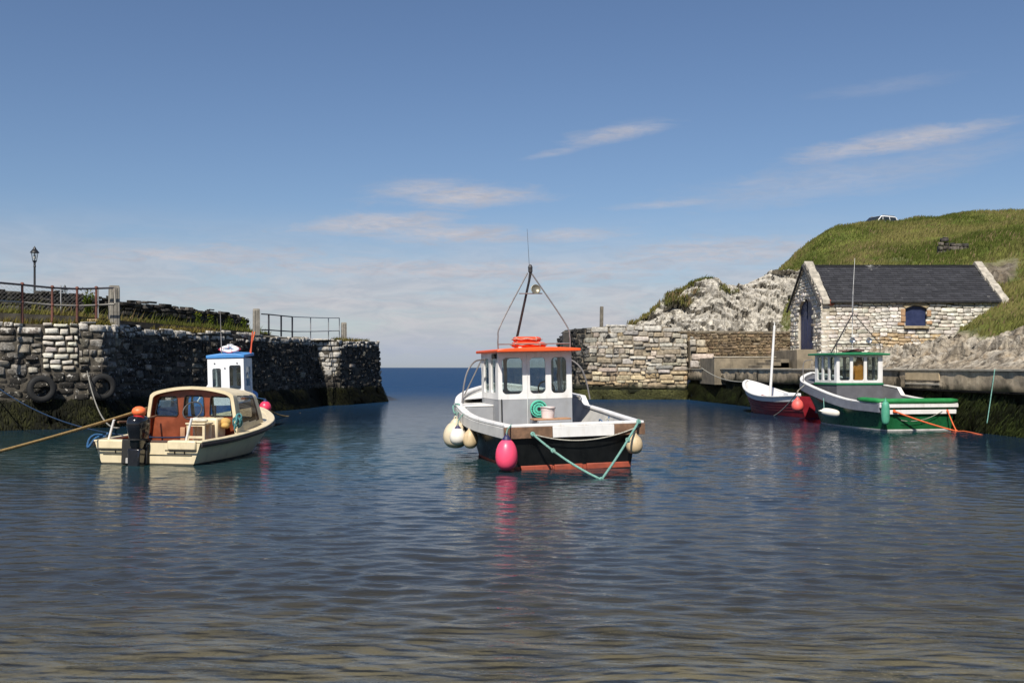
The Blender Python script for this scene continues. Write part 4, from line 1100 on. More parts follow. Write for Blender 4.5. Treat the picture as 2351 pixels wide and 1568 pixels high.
tag(link_mesh('mole_seaweed', np_mesh('mole_seaweed', Va, Fa, Ca), m_weed, smooth=180), 'olive seaweed fringe along the foot of the tan stone mole', 'seaweed', kind='stuff')
# weed-covered boulders at the foot of the dark pier
rg = np.random.default_rng(19)
for k in range(0):
    q = rg.uniform(1, sW[8]); dd = rg.uniform(.15, .6); xy = PW.at(np.array(q)) + PW.normal(np.array(q)) * dd
    bm = bmesh.new(); bmesh.ops.create_icosphere(bm, subdivisions=3, radius=1)
    vv = np.array([v.co[:] for v in bm.verts]); sc_ = np.array([rg.uniform(.3, .6), rg.uniform(.3, .55), rg.uniform(.22, .42)])
    nn = 1 + .3 * fbm(vv * 1.2 + k * 7, 3, k)
    for v, s_ in zip(bm.verts, nn): v.co = Vector(np.array(v.co[:]) * s_ * sc_)
    me = bpy.data.meshes.new('boulder'); bm.to_mesh(me); bm.free()
    o = link_mesh('boulder', me, paint('weedy_boulder', (.016, .017, .009), .85, (.05, .055, .015), .8, .4, False, .8, scale=6), None, 180)
    o.location = (xy[0], xy[1], rg.uniform(-.1, .12)); o.rotation_euler = (0, 0, rg.uniform(0, 6))
    tag(o, 'weed-covered boulder in the water at the foot of the black pier', 'boulder', 'weedy boulders at the foot of the black pier')
# ================================================================== boats
white = paint('white_boat_paint', (.74, .725, .70), .4, (.30, .22, .14), .55, .04, True, .1)
grey = paint('grey_boat_paint', (.30, .305, .315), .5, (.2, .18, .15), .3, .05, True, .1)
band_grey = paint('pale_grey_band', (.46, .45, .43), .55, (.2, .18, .15), .5, .08, True, .15)
black_hull = paint('black_hull_paint', (.004, .0045, .0045), .32, (.03, .03, .027), .25, .2, True, .05, spec=.22)
antifoul = paint('red_antifouling', (.30, .06, .03), .6, (.1, .04, .03), .6, .2, True, .2)
orange = paint('orange_roof_paint', (.78, .10, .02), .4, (.4, .1, .05), .2, .05, False, .1)
brownwood = paint('worn_brown_timber', (.17, .095, .055), .8, (.06, .04, .03), .7, .3, False, .5, scale=9)
plank = paint('varnished_plank', (.40, .22, .12), .6, (.2, .12, .08), .4, .2, False, .3)
steel = paint('dull_steel_tube', (.28, .26, .25), .4, (.2, .09, .04), .5, .1, True, .2, metal=.5)
darksteel = paint('dark_mast_tube', (.035, .033, .035), .5, (.1, .06, .04), .3, .2)
dark_in = paint('dark_cabin_lining', (.06, .055, .05), .7)
glass = glass_mat('window_glass')
rubber = paint('black_rubber', (.009, .009, .009), .8, (.05, .045, .04), .4, .2)
buoy_cream = paint('cream_buoy', (.62, .53, .38), .5, (.2, .16, .09), .55, .08, True, .1)
buoy_white = paint('white_buoy', (.74, .70, .62), .45, (.3, .25, .18), .35, .05, True, .1)
buoy_tan = paint('tan_buoy', (.55, .42, .25), .5, (.18, .12, .07), .7, .12, True, .15)
buoy_pink = paint('pink_buoy', (.85, .075, .16), .38, (.5, .05, .06), .35, .06, True, .1)
buoy_coral = paint('coral_buoy', (.82, .13, .11), .45, (.5, .1, .07), .3, .06)
navy = paint('navy_cap', (.018, .018, .075), .5)
green_rope, blue_rope, tan_rope, pale_rope, orange_rope = rope_mat('sea_green_rope', (.17, .34, .29)), rope_mat('blue_rope', (.03, .10, .22)), rope_mat('tan_rope', (.33, .22, .09)), rope_mat('pale_rope', (.42, .40, .34)), rope_mat('orange_rope', (.68, .14, .05))

class Hull:
    def __init__(s, L, hb, hw, zs, rake=.5, step=None, trake=0., flare=1.25, bottom=.4):
        s.L, s.hb, s.hw, s.zs, s.rake, s.step, s.trake, s.flare, s.bottom = L, table(*hb), table(*hw), table(*zs), rake, step, trake, flare, bottom
    def z(s, t, side=1):
        if not s.step: return s.zs(t)
        q = (t - s.step[0]) / s.step[2] if side > 0 else (t - s.step[0] + .30) / .55
        q = min(1, max(0, q)); return s.zs(t) + s.step[1] * (q if side > 0 else q * q * (3 - 2 * q))
    def pt(s, t, k, side, inset=0.):
        k_ = max(k, 0); w_ = s.hw(t) + (s.hb(t) - s.hw(t)) * k_ ** s.flare
        y = t * s.L - s.rake * (1 - k_) * t ** 3 + s.trake * (1 - k_) * (1 - t) ** 6
        if k < 0:
            f = [(1, -.0), (.93, -.12), (.6, -.28), (.0, -s.bottom)][min(3, int(round(-k)))]
            return Vector((side * w_ * f[0], y, f[1]))
        return Vector((side * max(.0, w_ - inset), y - inset * t ** 4, s.z(t, side) * k_))
    def stations(s, n=44):
        ts = list(np.linspace(0, 1, n))
        if s.step: ts += [s.step[0], s.step[0] + s.step[2]]
        return sorted(ts)
    def shell(s, zline=.07, mi_low=1, n=44, top=1.0):
        m = MB(); T = s.stations(n)
        ks = lambda t: [-3, -2, -1, 0, zline / s.z(t), .3, .5, .7, .85, top]
        rows = []
        for t in T:
            K = ks(t)
            rows.append([s.pt(t, k, -1) for k in K[::-1]] + [s.pt(t, k, 1) for k in K[1:]])
        c = len(rows[0]); nk = 10
        for q in grid_faces(len(rows), c).tolist():
            m.f.append(tuple(q)); j = q[0] % c
            m.m.append(mi_low if 5 <= j <= 12 else 0)
        m.v = [tuple(p) for r in rows for p in r]
        # transom: strips between the two sides
        K = ks(0)[::-1]; o = len(m.v)
        for k in K: m.v += [tuple(s.pt(0, k, -1)), tuple(s.pt(0, k, 1))]
        for i in range(len(K) - 1):
            m.f.append((o + 2 * i, o + 2 * i + 1, o + 2 * i + 3, o + 2 * i + 2)); m.m.append(mi_low if i >= 5 else 0)
        return m
    def inner(s, zd, th=.07, n=44, t0=0.0):
        m = MB(); rows = []
        for t in s.stations(n):
            t = max(t, t0); zt_ = s.z(t)
            K = [1, .8, .6, .4, min(.95, zd / zt_)]
            f = lambda k, sd: s.pt(t, k, sd, th) + Vector((0, (th if t < .02 else 0), 0))
            rows.append([f(k, -1) for k in K] + [f(k, 1) for k in K[::-1]])
        m.grid(rows)
        r = rows[0]; o = len(m.v); m.v += [tuple(p) for p in r]
        m.f.append(tuple(range(o, o + len(r)))); m.m.append(0)
        return m
    def sheer(s, side, n=44, k=1.0, out=0.): 
        return [s.pt(t, k, side) + Vector((side * out, 0, 0)) for t in s.stations(n)]
    def loop(s, n=44):
        a = s.sheer(-1, n); b = s.sheer(1, n)[::-1]
        return a + b[1:]          # port quarter -> stem -> starboard quarter; outward is to the LEFT of travel

def cabin(root, hull_name, x0, w, y0, l, zd, zsp, zr, aft, side, front, m_up, m_low, trim=None, th=.045, roof_mat=None, roof=(.13, .28, .16, .07), slope=0., rpost=0.0, glassm=None, inner=None):
    """wheelhouse: window walls above, plain coaming below, panes and an overhanging roof; aft/side/front list the openings"""
    h = zr - zsp; g = glassm or glass
    Ma = Matrix.Translation((x0 - w / 2, y0, zsp))
    Mp = Matrix.Translation((x0 - w / 2, y0 + l - th, zsp)) @ Matrix.Rotation(R(-90), 4, 'Z')     # port wall: local +x runs aft, outside is port
    Ms = Matrix.Translation((x0 + w / 2, y0 + th, zsp)) @ Matrix.Rotation(R(90), 4, 'Z')
    Mf = Matrix.Translation((x0 + w / 2, y0 + l, zsp)) @ Matrix.Rotation(R(180), 4, 'Z')
    cab = MB()
    def wall(Mx, W_, op, nm):
        cab.plate([(0, 0), (W_, 0), (W_, h), (0, h)], [rrect(a, b - zsp, c, d - zsp, r) for a, b, c, d, r in op], th, Mx)
    ls = l - 2 * th
    sp = [(ls - c, b, ls - a, d, r) for a, b, c, d, r in side]
    wall(Ma, w, aft, 'aft'); wall(Mp, ls, sp, 'port'); wall(Ms, ls, side, 'starboard'); wall(Mf, w, front, 'front')
    c = cab.build('cabin', m_up, root)
    for Mx, op in ((Ma, aft), (Mp, sp), (Ms, side), (Mf, front)):
        for a, b, c2, d, r in op:
            p = MB().plate(rrect(a - .01, b - zsp - .01, c2 + .01, d - zsp + .01, r), [], .008, Mx @ Matrix.Translation((0, th * .55, 0)))
            p.build('window_pane', g, c)
    b = MB()
    for Mx, W_ in ((Ma, w), (Mf, w)): b.plate([(0.004, zd - zsp), (W_ - .004, zd - zsp), (W_ - .004, -.003), (.004, -.003)], [], th, Mx @ Matrix.Translation((0, .004, 0)))
    for Mx, W_ in ((Mp, ls), (Ms, ls)): b.plate([(0, zd - zsp), (W_, zd - zsp), (W_, -.003), (0, -.003)], [], th, Mx @ Matrix.Translation((0, .004, 0)))
    b.build('cabin_base', m_low, root)
    if trim:
        MB().sweep([(x0 - w / 2, y0, zsp - .02), (x0 + w / 2, y0, zsp - .02), (x0 + w / 2, y0 + l, zsp - .02), (x0 - w / 2, y0 + l, zsp - .02)], [(-.004, -.03), (.018, -.03), (.018, .03), (-.004, .03)], True).build('trim_strip', trim, root)
    so_, ao, fo, rt = roof
    b = MB(); n = 8
    rows = []
    ya, yb = y0 - ao, y0 + l + fo; xa, xb = x0 - w / 2 - so_, x0 + w / 2 + so_
    top, bot = [], []
    for i in range(n + 1):
        x = xa + (xb - xa) * i / n; cam_ = .035 * (1 - (2 * i / n - 1) ** 2)
        top.append(cam_ + rt); bot.append(0)
    vs, fs = [], []
    for y in (ya, yb):
        for i in range(n + 1):
            x = xa + (xb - xa) * i / n; zz = zr + slope * (y - ya)
            vs += [(x, y, zz + .002), (x, y, zz + top[i])]
    m_ = 2 * (n + 1)
    for i in range(n):
        a = 2 * i; fs += [(a, a + 2, a + 3, a + 1), (m_ + a, m_ + a + 1, m_ + a + 3, m_ + a + 2), (a + 1, a + 3, m_ + a + 3, m_ + a + 1), (a, m_ + a, m_ + a + 2, a + 2)]
    fs += [(0, 1, m_ + 1, m_), (m_ - 2, 2 * m_ - 2, 2 * m_ - 1, m_ - 1)]
    rf_ = b.add(vs, fs).build('roof', roof_mat, root, bevel=.018)
    return c, rf_

def windows(spec): return [tuple(q) for q in spec]

# ---------------- black and white boat in the middle
fb = empty('fishing_boat', (1.10, 17.3, 0), (0, -.020, R(13.5)), 'black hulled fishing boat with white wheelhouse and orange roof', 'fishing boat')
FH = Hull(6.0, ([0, .15, .3, .5, .65, .8, .92, 1], [1.2, 1.3, 1.38, 1.42, 1.35, 1.05, .55, .03]), ([0, .15, .3, .5, .7, .9, 1], [1.02, 1.1, 1.15, 1.1, .82, .26, .01]),
          ([0, .3, .6, .8, 1], [.75, .80, .90, 1.02, 1.2]), .7, (.6, .17, .03))
FH.shell().build('hull', [black_hull, antifoul], fb, 50)
FH.inner(.25).build('bulwark', band_grey, fb, 50)
lp = FH.loop()
MB().sweep([p + Vector((0, 0, 0)) for p in lp], [(-.05, -.005), (-.05, .045), (.10, .045), (.10, -.005)]).build('gunwale', white, fb, bevel=.012)
MB().sweep([p - Vector((0, 0, .2)) for p in lp], [(-.075, 0), (-.0, 0), (-.0, .19), (-.055, .19)]).build('rubbing_band', band_grey, fb, bevel=.01)
zt0 = FH.z(0)
MB().box((0, .02, zt0 + .022), (2.52, .17, .05)).build('transom_cap', white, fb, bevel=.012)
for x0_, x1_, m_, nm in ((-1.27, -.42, brownwood, 'transom_plank'), (-.418, .70, white, 'transom_board'), (.702, 1.27, brownwood, 'transom_plank')):
    o = MB().box(((x0_ + x1_) / 2, -.045, zt0 - .098), (x1_ - x0_ - .004, .09, .19)).build(nm, m_, fb, bevel=.006)
    if m_ is brownwood: o['label'] = 'worn brown timber end of the transom band'
for x0_, x1_ in ((-.98, -.42), (-.38, .12), (.2, 1.0)):
    MB().box(((x0_ + x1_) / 2, -.025, .035), (x1_ - x0_, .06, .10)).build('antifouling_strip', antifoul, fb, bevel=.01)
rows = [[FH.pt(t, .25 / FH.z(t), sd, .06) * 1 for sd in (-1, -.33, .33, 1)] for t in FH.stations()]
MB().grid([[Vector((p.x, p.y, .255)) for p in r] for r in rows]).build('deck', grey, fb)
rows = [[Vector((p.x, p.y, FH.z(t) - .06 + .05 * (1 - sd * sd))) for sd in (-1, -.5, 0, .5, 1) for p in [FH.pt(t, .95, sd, .05)]] for t in np.linspace(.73, .995, 12)]
MB().grid(rows).build('foredeck', white, fb)
cy = 2.6; cw = 1.52
aft = [(.085, 1.235, .50, 1.955, .09), (.65, 1.235, .975, 1.955, .09), (1.09, 1.235, 1.41, 1.955, .09)]
side = [(.2, 1.25, .62, 1.95, .08), (.82, 1.25, 1.3, 1.95, .08)]
front = [(.09, 1.25, .5, 1.95, .08), (.57, 1.25, .97, 1.95, .08), (1.04, 1.25, 1.44, 1.95, .08)]
cabin(fb, 'c', 0.0, cw, cy, 1.6, .25, 1.13, 2.06, aft, side, front, white, grey, roof_mat=orange, roof=(.09, .37, .12, .06))
MB().tube([(-.70, cy - .02, 1.14), (-.70, cy - .02, .7), (-.69, cy - .03, .26)], .012, 6).build('cable', rubber, fb)
MB().tube([(-.17, cy - .012, 2.04), (-.17, cy - .012, .5)], .006, 6).build('conduit', white, fb)
# helm inside
h_ = MB().box((.35, 3.75, .7), (.55, .5, .9)).build('helm_console', dark_in, fb, bevel=.03)
MB().torus((0, 0, 0), .17, .015, M=Matrix.Translation((.45, 3.42, 1.3)) @ Matrix.Rotation(R(65), 4, 'X')).build('wheel', darksteel, h_)
MB().box((-.35, 3.3, .6), (.5, .6, .7)).build('helm_seat', dark_in, fb, bevel=.05)
tk = MB(); tk.box((-1.03, 3.75, .62), (.56, 1.3, .74)); tk.build('side_trunk', grey, fb, bevel=.02)
MB().box((-1.03, 3.76, 1.0), (.60, 1.34, .03)).build('trunk_top', white, fb, bevel=.008)
# engine box with a plank on top
MB().box((-.02, 1.5, .515), (.62, .7, .52)).build('engine_box', grey, fb, bevel=.02)
MB().box((-.03, 1.42, .792), (.72, .3, .03)).build('plank', plank, fb, bevel=.006)
MB().box((.0, 2.48, .50), (.26, .2, .5)).build('battery_box', rubber, fb, bevel=.02)
# mast frame over the roof
rz_ = 2.135
fr = MB()
for sd in (-1, 1):
    fr.tube(curve([(sd * .74, cy + .02, rz_ - .05), (sd * .74, cy + .02, rz_ + .22), (sd * .66, cy + .06, rz_ + .5), (sd * .04, cy + .30, 3.66)], 10), .015, 7)
fr.tube([(-.74, cy + .02, rz_ + .09), (.74, cy + .02, rz_ + .09)], .013, 7)
fr.tube([(-.24, cy + .22, 3.24), (.24, cy + .22, 3.24)], .012, 7)
fr.build('mast_frame', steel, fb)
MB().tube([(-.16, cy + 1.0, rz_ + .05), (.0, cy + .34, 3.5), (.02, cy + .3, 3.66)], [.028, .024, .03], 8).build('mast', darksteel, fb)
lt = MB(); lt.lathe([(.02, 0), (.045, .02), (.045, .1), (.05, .11), (.03, .16), (.01, .17)], 14, M=Matrix.Translation((.02, cy + .3, 3.66))); lt.build('mast_light', darksteel, fb)
MB().tube([(.0, cy + .3, 3.8), (-.03, cy + .3, 4.55)], [.005, .003], 5).build('antenna', darksteel, fb)
sl_ = MB().lathe([(.01, -.05), (.06, -.045), (.095, .03), (.1, .05), (.09, .052), (.07, .03), (.01, .02)], 18, M=Matrix.Translation((.08, cy + .17, 3.31)) @ Matrix.Rotation(R(78), 4, 'X')).build('searchlight', paint('worn_lamp', (.22, .2, .15), .35, metal=.5), fb)
for sd in (-1, 1):
    y_, zz = 3.55, FH.z(.66)
    MB().tube(curve([(sd * 1.36, 3.3, FH.z(.62) + .04), (sd * 1.30, 3.35, FH.z(.62) + .42), (sd * 1.20, 3.4, FH.z(.62) + .70), (sd * 1.02, 3.55, 1.90), (sd * .80, 3.7, 1.93)], 8), .017, 7).build('handrail', steel, fb)
    MB().tube([(sd * 1.12, 4.3, FH.z(.75) + .03), (sd * .82, 3.95, 1.9)], .015, 7).build('handrail_stay', steel, fb)
MB().box((-.80, 2.72, 1.99), (.1, .1, .1)).build('deck_light', rubber, fb, bevel=.01)
# loose cord hung inside the bulwark
FM = mat_of(fb)
def fl(*p): return FM @ Vector(p)
def rope(name, pts, r, m, label, knots=(), group=None, cat='rope', n=7):
    mb = MB().tube(pts, r, n)
    for k in knots: mb.torus((0, 0, 0), r * 1.35, r * .95, 12, 7, M=Matrix.Translation(k) @ Matrix.Rotation(R(60), 4, 'X') @ Matrix.Rotation(R(25), 4, 'Y'))
    return tag(mb.build(name, m, None, 180), label, cat, group)
def buoy(name, top, r, h, m, label, cap=True, rope_m=green_rope, drop=.25, tilt=(0, 0), group=None, hang=None, sausage=False):
    """inflatable fender hung by its lanyard: body, moulded cap with eye, rope"""
    root = empty(name, top, (R(tilt[0]), R(tilt[1]), 0), label, 'buoy', group)
    prof = []
    for i in range(19):
        a = math.pi * i / 18; z = -math.cos(a); rr = math.sin(a) ** (.42 if sausage else .82) * (1 - (0 if sausage else .10) * z)
        prof.append((max(.004, rr * r), -h * .5 + z * h * .5))
    MB().lathe(prof, 26).build('body', m, root, 180)
    cp = MB().lathe([(r * .42, -h * .09), (r * .40, -.0), (r * .26, h * .07), (r * .2, h * .11), (.004, h * .115)], 18).build('cap', navy if cap else m, root, 60)
    MB().torus((0, 0, 0), r * .11, r * .05, 14, 6, M=Matrix.Translation((0, 0, h * .15)) @ Matrix.Rotation(R(90), 4, 'X')).build('eye', navy if cap else m, cp)
    end = root.matrix_basis.inverted() @ Vector(hang) if hang is not None else Vector((0, 0, drop + h * .15))
    MB().tube([(0, 0, h * .15), (.01, 0, (h * .15 + end.z) / 2), tuple(end)], .011, 7).build('lanyard', rope_m, root)
    return root
bpy.context.view_layer.update()
buoy('buoy', P(1163, 1007.5, 16.72), .187, .53, buoy_pink, 'pink buoy with navy cap hung at the black boat stern', hang=fl(-1.13, -.02, zt0 + .05))
buoy('buoy', P(1046, 968, 19.6), .245, .52, buoy_cream, 'largest cream buoy hung on the side of the black boat', hang=fl(-1.47, 3.1, FH.z(.5) + .03), cap=False)
buoy('buoy', P(1051, 982, 19.05), .155, .33, buoy_white, 'small white buoy with navy cap in front of the large cream buoy', hang=fl(-1.45, 2.7, FH.z(.45) + .03))
buoy('buoy', fl(-1.44, 2.05, .60), .14, .36, buoy_tan, 'shaded tan buoy against the black hull just astern of the white one', hang=fl(-1.41, 2.05, FH.z(.34) + .03), cap=False)
buoy('buoy', P(1456.5, 998, 17.28), .145, .33, buoy_tan, 'tan buoy hung at the black boat transom corner beside the green rope', hang=fl(1.16, -.10, zt0 + .04), cap=False)
r0, r1, rB = fl(-.78, -.115, zt0 - .12), fl(1.14, -.115, zt0 + .03), P(1381, 1101, 15.66)
pts = sag(r0, rB, .06, 16); pts2 = sag(rB, r1, .03, 16)
rope('mooring_rope', pts + pts2[1:], .021, green_rope, 'thick green rope looped in a V from the black boat transom to the water', (pts[0], pts[5], pts2[11], pts2[-1], rB))
rope('slack_line', sag(r0, r1 - Vector((0, 0, .08)), .17), .011, pale_rope, 'thin pale line sagging across the black transom')
rope('coiled_line', curve([fl(-1.40, 3.5, FH.z(.6) + .06), fl(-1.52, 3.42, FH.z(.6) + .1), fl(-1.50, 3.35, FH.z(.6) - .05), fl(-1.40, 3.38, FH.z(.6) + .12), fl(-1.46, 3.5, FH.z(.6) + .14)], 8), .016, green_rope, 'green line knotted round the handrail foot of the black boat')
# life rings stacked on the roof
def life_ring(name, loc, Rr, r, m, label, bands=None, tilt=0):
    root = empty(name, loc, (R(tilt), 0, .4), label, 'life ring', 'life rings on the orange roof' if bands is None else None)
    MB().torus((0, 0, 0), Rr, r, 40, 12, flat=.85).build('ring', m, root, 180)
    b = MB()
    for k in range(4):
        a = k * math.pi / 2 + .3
        b.torus((0, 0, 0), r * 1.02, r * .10, 14, 6, M=Matrix.Translation((Rr * math.cos(a), Rr * math.sin(a), 0)) @ Matrix.Rotation(a, 4, 'Z') @ Matrix.Rotation(R(90), 4, 'X') @ Matrix.Diagonal((1, .87, 1, 1)))
    b.tube([((Rr + r + .012 + .018 * math.cos(8 * i * math.pi / 48)) * math.cos(i * math.pi / 24), (Rr + r + .012 + .018 * math.cos(8 * i * math.pi / 48)) * math.sin(i * math.pi / 24), .01 * math.sin(i)) for i in range(48)], .008, 6, True)
    b.build('grab_line', bands or pale_rope, root, 180)
    return root
ring_o = paint('orange_ring', (.80, .075, .02), .5, (.4, .06, .03), .3, .06, False, .15)
life_ring('life_ring', fl(.02, cy + .55, 2.215), .30, .062, ring_o, 'lower wider orange life ring lying on the orange wheelhouse roof')
life_ring('life_ring', fl(-.01, cy + .57, 2.325), .235, .062, ring_o, 'upper smaller orange life ring on top of the stack')
MB().box((.0, cy + .5, 2.155), (.5, .4, .03)).build('ring_chock', white, fb, bevel=.01)
# reel and bucket
rl = empty('rope_reel', fl(.035, cy - .075, .935), (0, 0, R(13.5)), 'round sea-green reel with a dark hub on the grey cabin wall', 'reel')
gm2 = paint('mint_green_plastic', (.10, .52, .36), .5, (.05, .25, .2), .3, .1)
MR = Matrix.Rotation(R(90), 4, 'X')
MB().lathe([(.035, -.03), (.168, -.03), (.172, -.02), (.172, .02), (.168, .03), (.035, .03)], 30, M=MR).build('flange', gm2, rl)
b = MB()
for k in range(22):
    a = 2 * math.pi * k / 22
    b.box((.138 * math.cos(a), -.034, .138 * math.sin(a)), (.018 + .008 * (k % 3), .012, .014))
for k in range(7):
    a = 2 * math.pi * k / 7 + .3
    b.box((.085 * math.cos(a), -.034, .085 * math.sin(a)), (.012, .012, .012))
b.torus((0, 0, 0), .138, .004, 30, 5, M=Matrix.Translation((0, -.033, 0)) @ MR); b.torus((0, 0, 0), .085, .004, 24, 5, M=Matrix.Translation((0, -.033, 0)) @ MR)
b.build('dot_pattern', rubber, rl)
MB().lathe([(.004, -.045), (.034, -.045), (.034, .045), (.004, .045)], 16, M=MR).build('hub', rubber, rl)
bk = empty('bucket', fl(-.08, 1.43, .808), (0, 0, 0), 'white plastic bucket standing on the brown plank', 'bucket')
MB().lathe([(.115, 0), (.132, .185), (.143, .19), (.143, .212), (.132, .212), (.122, .19), (.108, .01), (.004, .01)], 24).build('body', paint('white_bucket', (.74, .62, .58), .45, (.5, .35, .3), .25, .04), bk)
MB().tube([(.143 * math.cos(a), .143 * math.sin(a), .19 + .012 * math.sin(a * 2)) for a in np.linspace(math.pi, 2 * math.pi, 14)], .006, 6).build('handle', steel, bk)
MB().torus((0, 0, .155), .131, .006, 24, 6).build('rib', bpy.data.materials['white_bucket'], bk)
rope('loose_line', curve([fl(1.0, 1.6, .62), fl(.93, 1.4, .75), fl(1.02, 1.25, .66), fl(1.1, 1.35, .8)], 8), .012, blue_rope, 'short blue line lying inside the black boat bulwark')
rope('loose_line', curve([fl(.88, 1.0, .55), fl(.95, 1.05, .80), fl(1.03, 1.0, .62), fl(.9, .95, .6)], 8), .012, pale_rope, 'short pale line bunched inside the black boat bulwark')

# ---------------- green boat by the quay
gb = empty('fishing_boat', (11.36, 27.85, 0), (0, 0, R(12)), 'green hulled fishing boat with grey and white wheelhouse by the quay', 'fishing boat')
green_hull = paint('green_hull_paint', (.008, .085, .028), .3, (.03, .05, .03), .35, .15, True, .06)
green_trim = paint('green_trim', (.02, .18, .075), .45, (.03, .06, .03), .3, .1)
green_pad = paint('green_cover', (.015, .20, .05), .6, (.02, .08, .03), .4, .15, False, .5)
dgrey = paint('slate_grey_paint', (.115, .115, .125), .55, (.08, .07, .06), .3, .08)
wline = paint('white_waterline', (.6, .58, .54), .6, (.2, .19, .14), .6, .1)
GH = Hull(5.9, ([0, .15, .3, .5, .65, .8, .92, 1], [1.17, 1.24, 1.3, 1.34, 1.27, 1.02, .55, .03]), ([0, .15, .3, .5, .7, .9, 1], [1.03, 1.07, 1.09, 1.04, .78, .25, .01]),
          ([0, .3, .5, .8, 1], [.74, .80, .90, 1.12, 1.36]), .7, (.46, .2, .035))
GH.shell(.032).build('hull', [green_hull, wline], gb, 50)
GH.inner(.3).build('bulwark', dgrey, gb, 50)
lp = GH.loop()
MB().sweep(lp, [(-.05, -.005), (-.05, .045), (.09, .045), (.09, -.005)]).build('gunwale', white, gb, bevel=.012)
MB().sweep([p - Vector((0, 0, .24)) for p in lp], [(-.06, 0), (0, 0), (0, .23), (-.045, .23)]).build('rubbing_band', paint('blue_grey_band', (.15, .16, .19), .5), gb, bevel=.01)
zt1 = GH.z(0)
MB().box((0, -.04, zt1 - .055), (2.44, .08, .095)).build('transom_board', white, gb, bevel=.008)
MB().box((0, -.035, zt1 - .225), (2.32, .07, .12)).build('transom_board', white, gb, bevel=.008)
pp_ = [GH.pt(t, 1, -1) + Vector((0, 0, .075)) for t in np.linspace(.17, 0.0, 6)] + [Vector((x, -.03, zt1 + .075)) for x in (-1.0, -.5, 0, .5, 1.0, 1.2)]
MB().tube(pp_, [.05, .075] + [.08] * (len(pp_) - 3) + [.06], 10, M=None).build('gunwale_cover', green_pad, gb, 180)
MB().box((0, .02, zt1 + .02), (2.44, .16, .05)).build('transom_cap', white, gb, bevel=.01)
rows = [[Vector((p.x, p.y, .305)) for sd in (-1, -.33, .33, 1) for p in [GH.pt(t, .3 / GH.z(t), sd, .06)]] for t in GH.stations()]
MB().grid(rows).build('deck', dgrey, gb)
rows = [[Vector((p.x, p.y, GH.z(t) - .06 + .05 * (1 - sd * sd))) for sd in (-1, -.5, 0, .5, 1) for p in [GH.pt(t, .95, sd, .05)]] for t in np.linspace(.76, .995, 10)]
MB().grid(rows).build('foredeck', dgrey, gb)
aft = [(.10, 1.36, .46, 2.08, .05), (.555, 1.36, .93, 2.08, .05), (1.03, 1.36, 1.42, 2.08, .05)]
side = [(.10, 1.36, .38, 2.08, .04), (.48, 1.36, .76, 2.08, .04), (.86, 1.36, 1.12, 2.08, .04)]
front = [(.10, 1.36, .5, 2.08, .05), (.59, 1.36, .99, 2.08, .05), (1.08, 1.36, 1.47, 2.08, .05)]
cabin(gb, 'g', 0.02, 1.57, 3.0, 1.32, .3, 1.27, 2.13, aft, side, front, white, dgrey, green_trim, roof_mat=green_trim, roof=(.17, .16, .16, .06))
GM = mat_of(gb)
def gl_(*p): return GM @ Vector(p)
fr = MB()
for sd in (-1, 1):
    fr.tube(curve([(sd * .74, 3.05, 2.17), (sd * .74, 3.05, 2.46), (sd * .60, 3.1, 2.66), (sd * .02, 3.35, 3.43)], 8), .013, 6)
fr.tube([(-.74, 3.05, 2.46), (.74, 3.05, 2.46)], .014, 6)
fr.build('mast_frame', darksteel, gb)
MB().tube([(-.45, 3.9, 2.2), (0, 3.38, 3.42), (0, 3.35, 3.5)], .02, 7).build('mast', darksteel, gb)
MB().tube([(0, 3.35, 3.45), (.02, 3.35, 4.35)], [.012, .01], 6).build('radio_pole', steel, gb)
MB().tube([(.12, 3.6, 2.2), (.13, 3.6, 3.8), (.21, 3.6, 5.2)], [.014, .012, .006], 6).build('antenna', paint('white_fibreglass', (.6, .6, .58), .5), gb)
for x in (-.24, .33):
    s_ = MB().lathe([(.01, -.07), (.05, -.065), (.09, .03), (.095, .05), (.08, .052), (.06, .03), (.01, .02)], 16, M=Matrix.Translation((x, 3.02, 2.58)) @ Matrix.Rotation(R(80), 4, 'X')).build('searchlight', paint('chrome_lamp', (.5, .5, .5), .2, metal=.9, amt=.1), gb)
    MB().tube([(x, 3.05, 2.46), (x, 3.04, 2.52)], .012, 6).build('bracket', darksteel, s_)
rk_ = MB()
rk_.tube([(-.5, 3.3, 2.27), (.35, 3.3, 2.28)], .022, 6); rk_.tube([(-.3, 3.4, 2.24), (.1, 3.2, 2.33)], .02, 6)
rk_.box((.05, 3.5, 2.24), (.5, .3, .1)); rk_.build('roof_gear', paint('dark_red_gear', (.12, .05, .045), .6), gb)
for x in (-.3, .3): MB().box((x, 3.9, .8), (.4, .3, .9)).build('helm_console', dark_in, gb, bevel=.03)
MB().tube(curve([(-1.18, 4.3, GH.z(.73) + .03), (-1.14, 4.35, 1.9), (-.98, 4.1, 2.0)], 8), .015, 6).build('handrail', steel, gb)
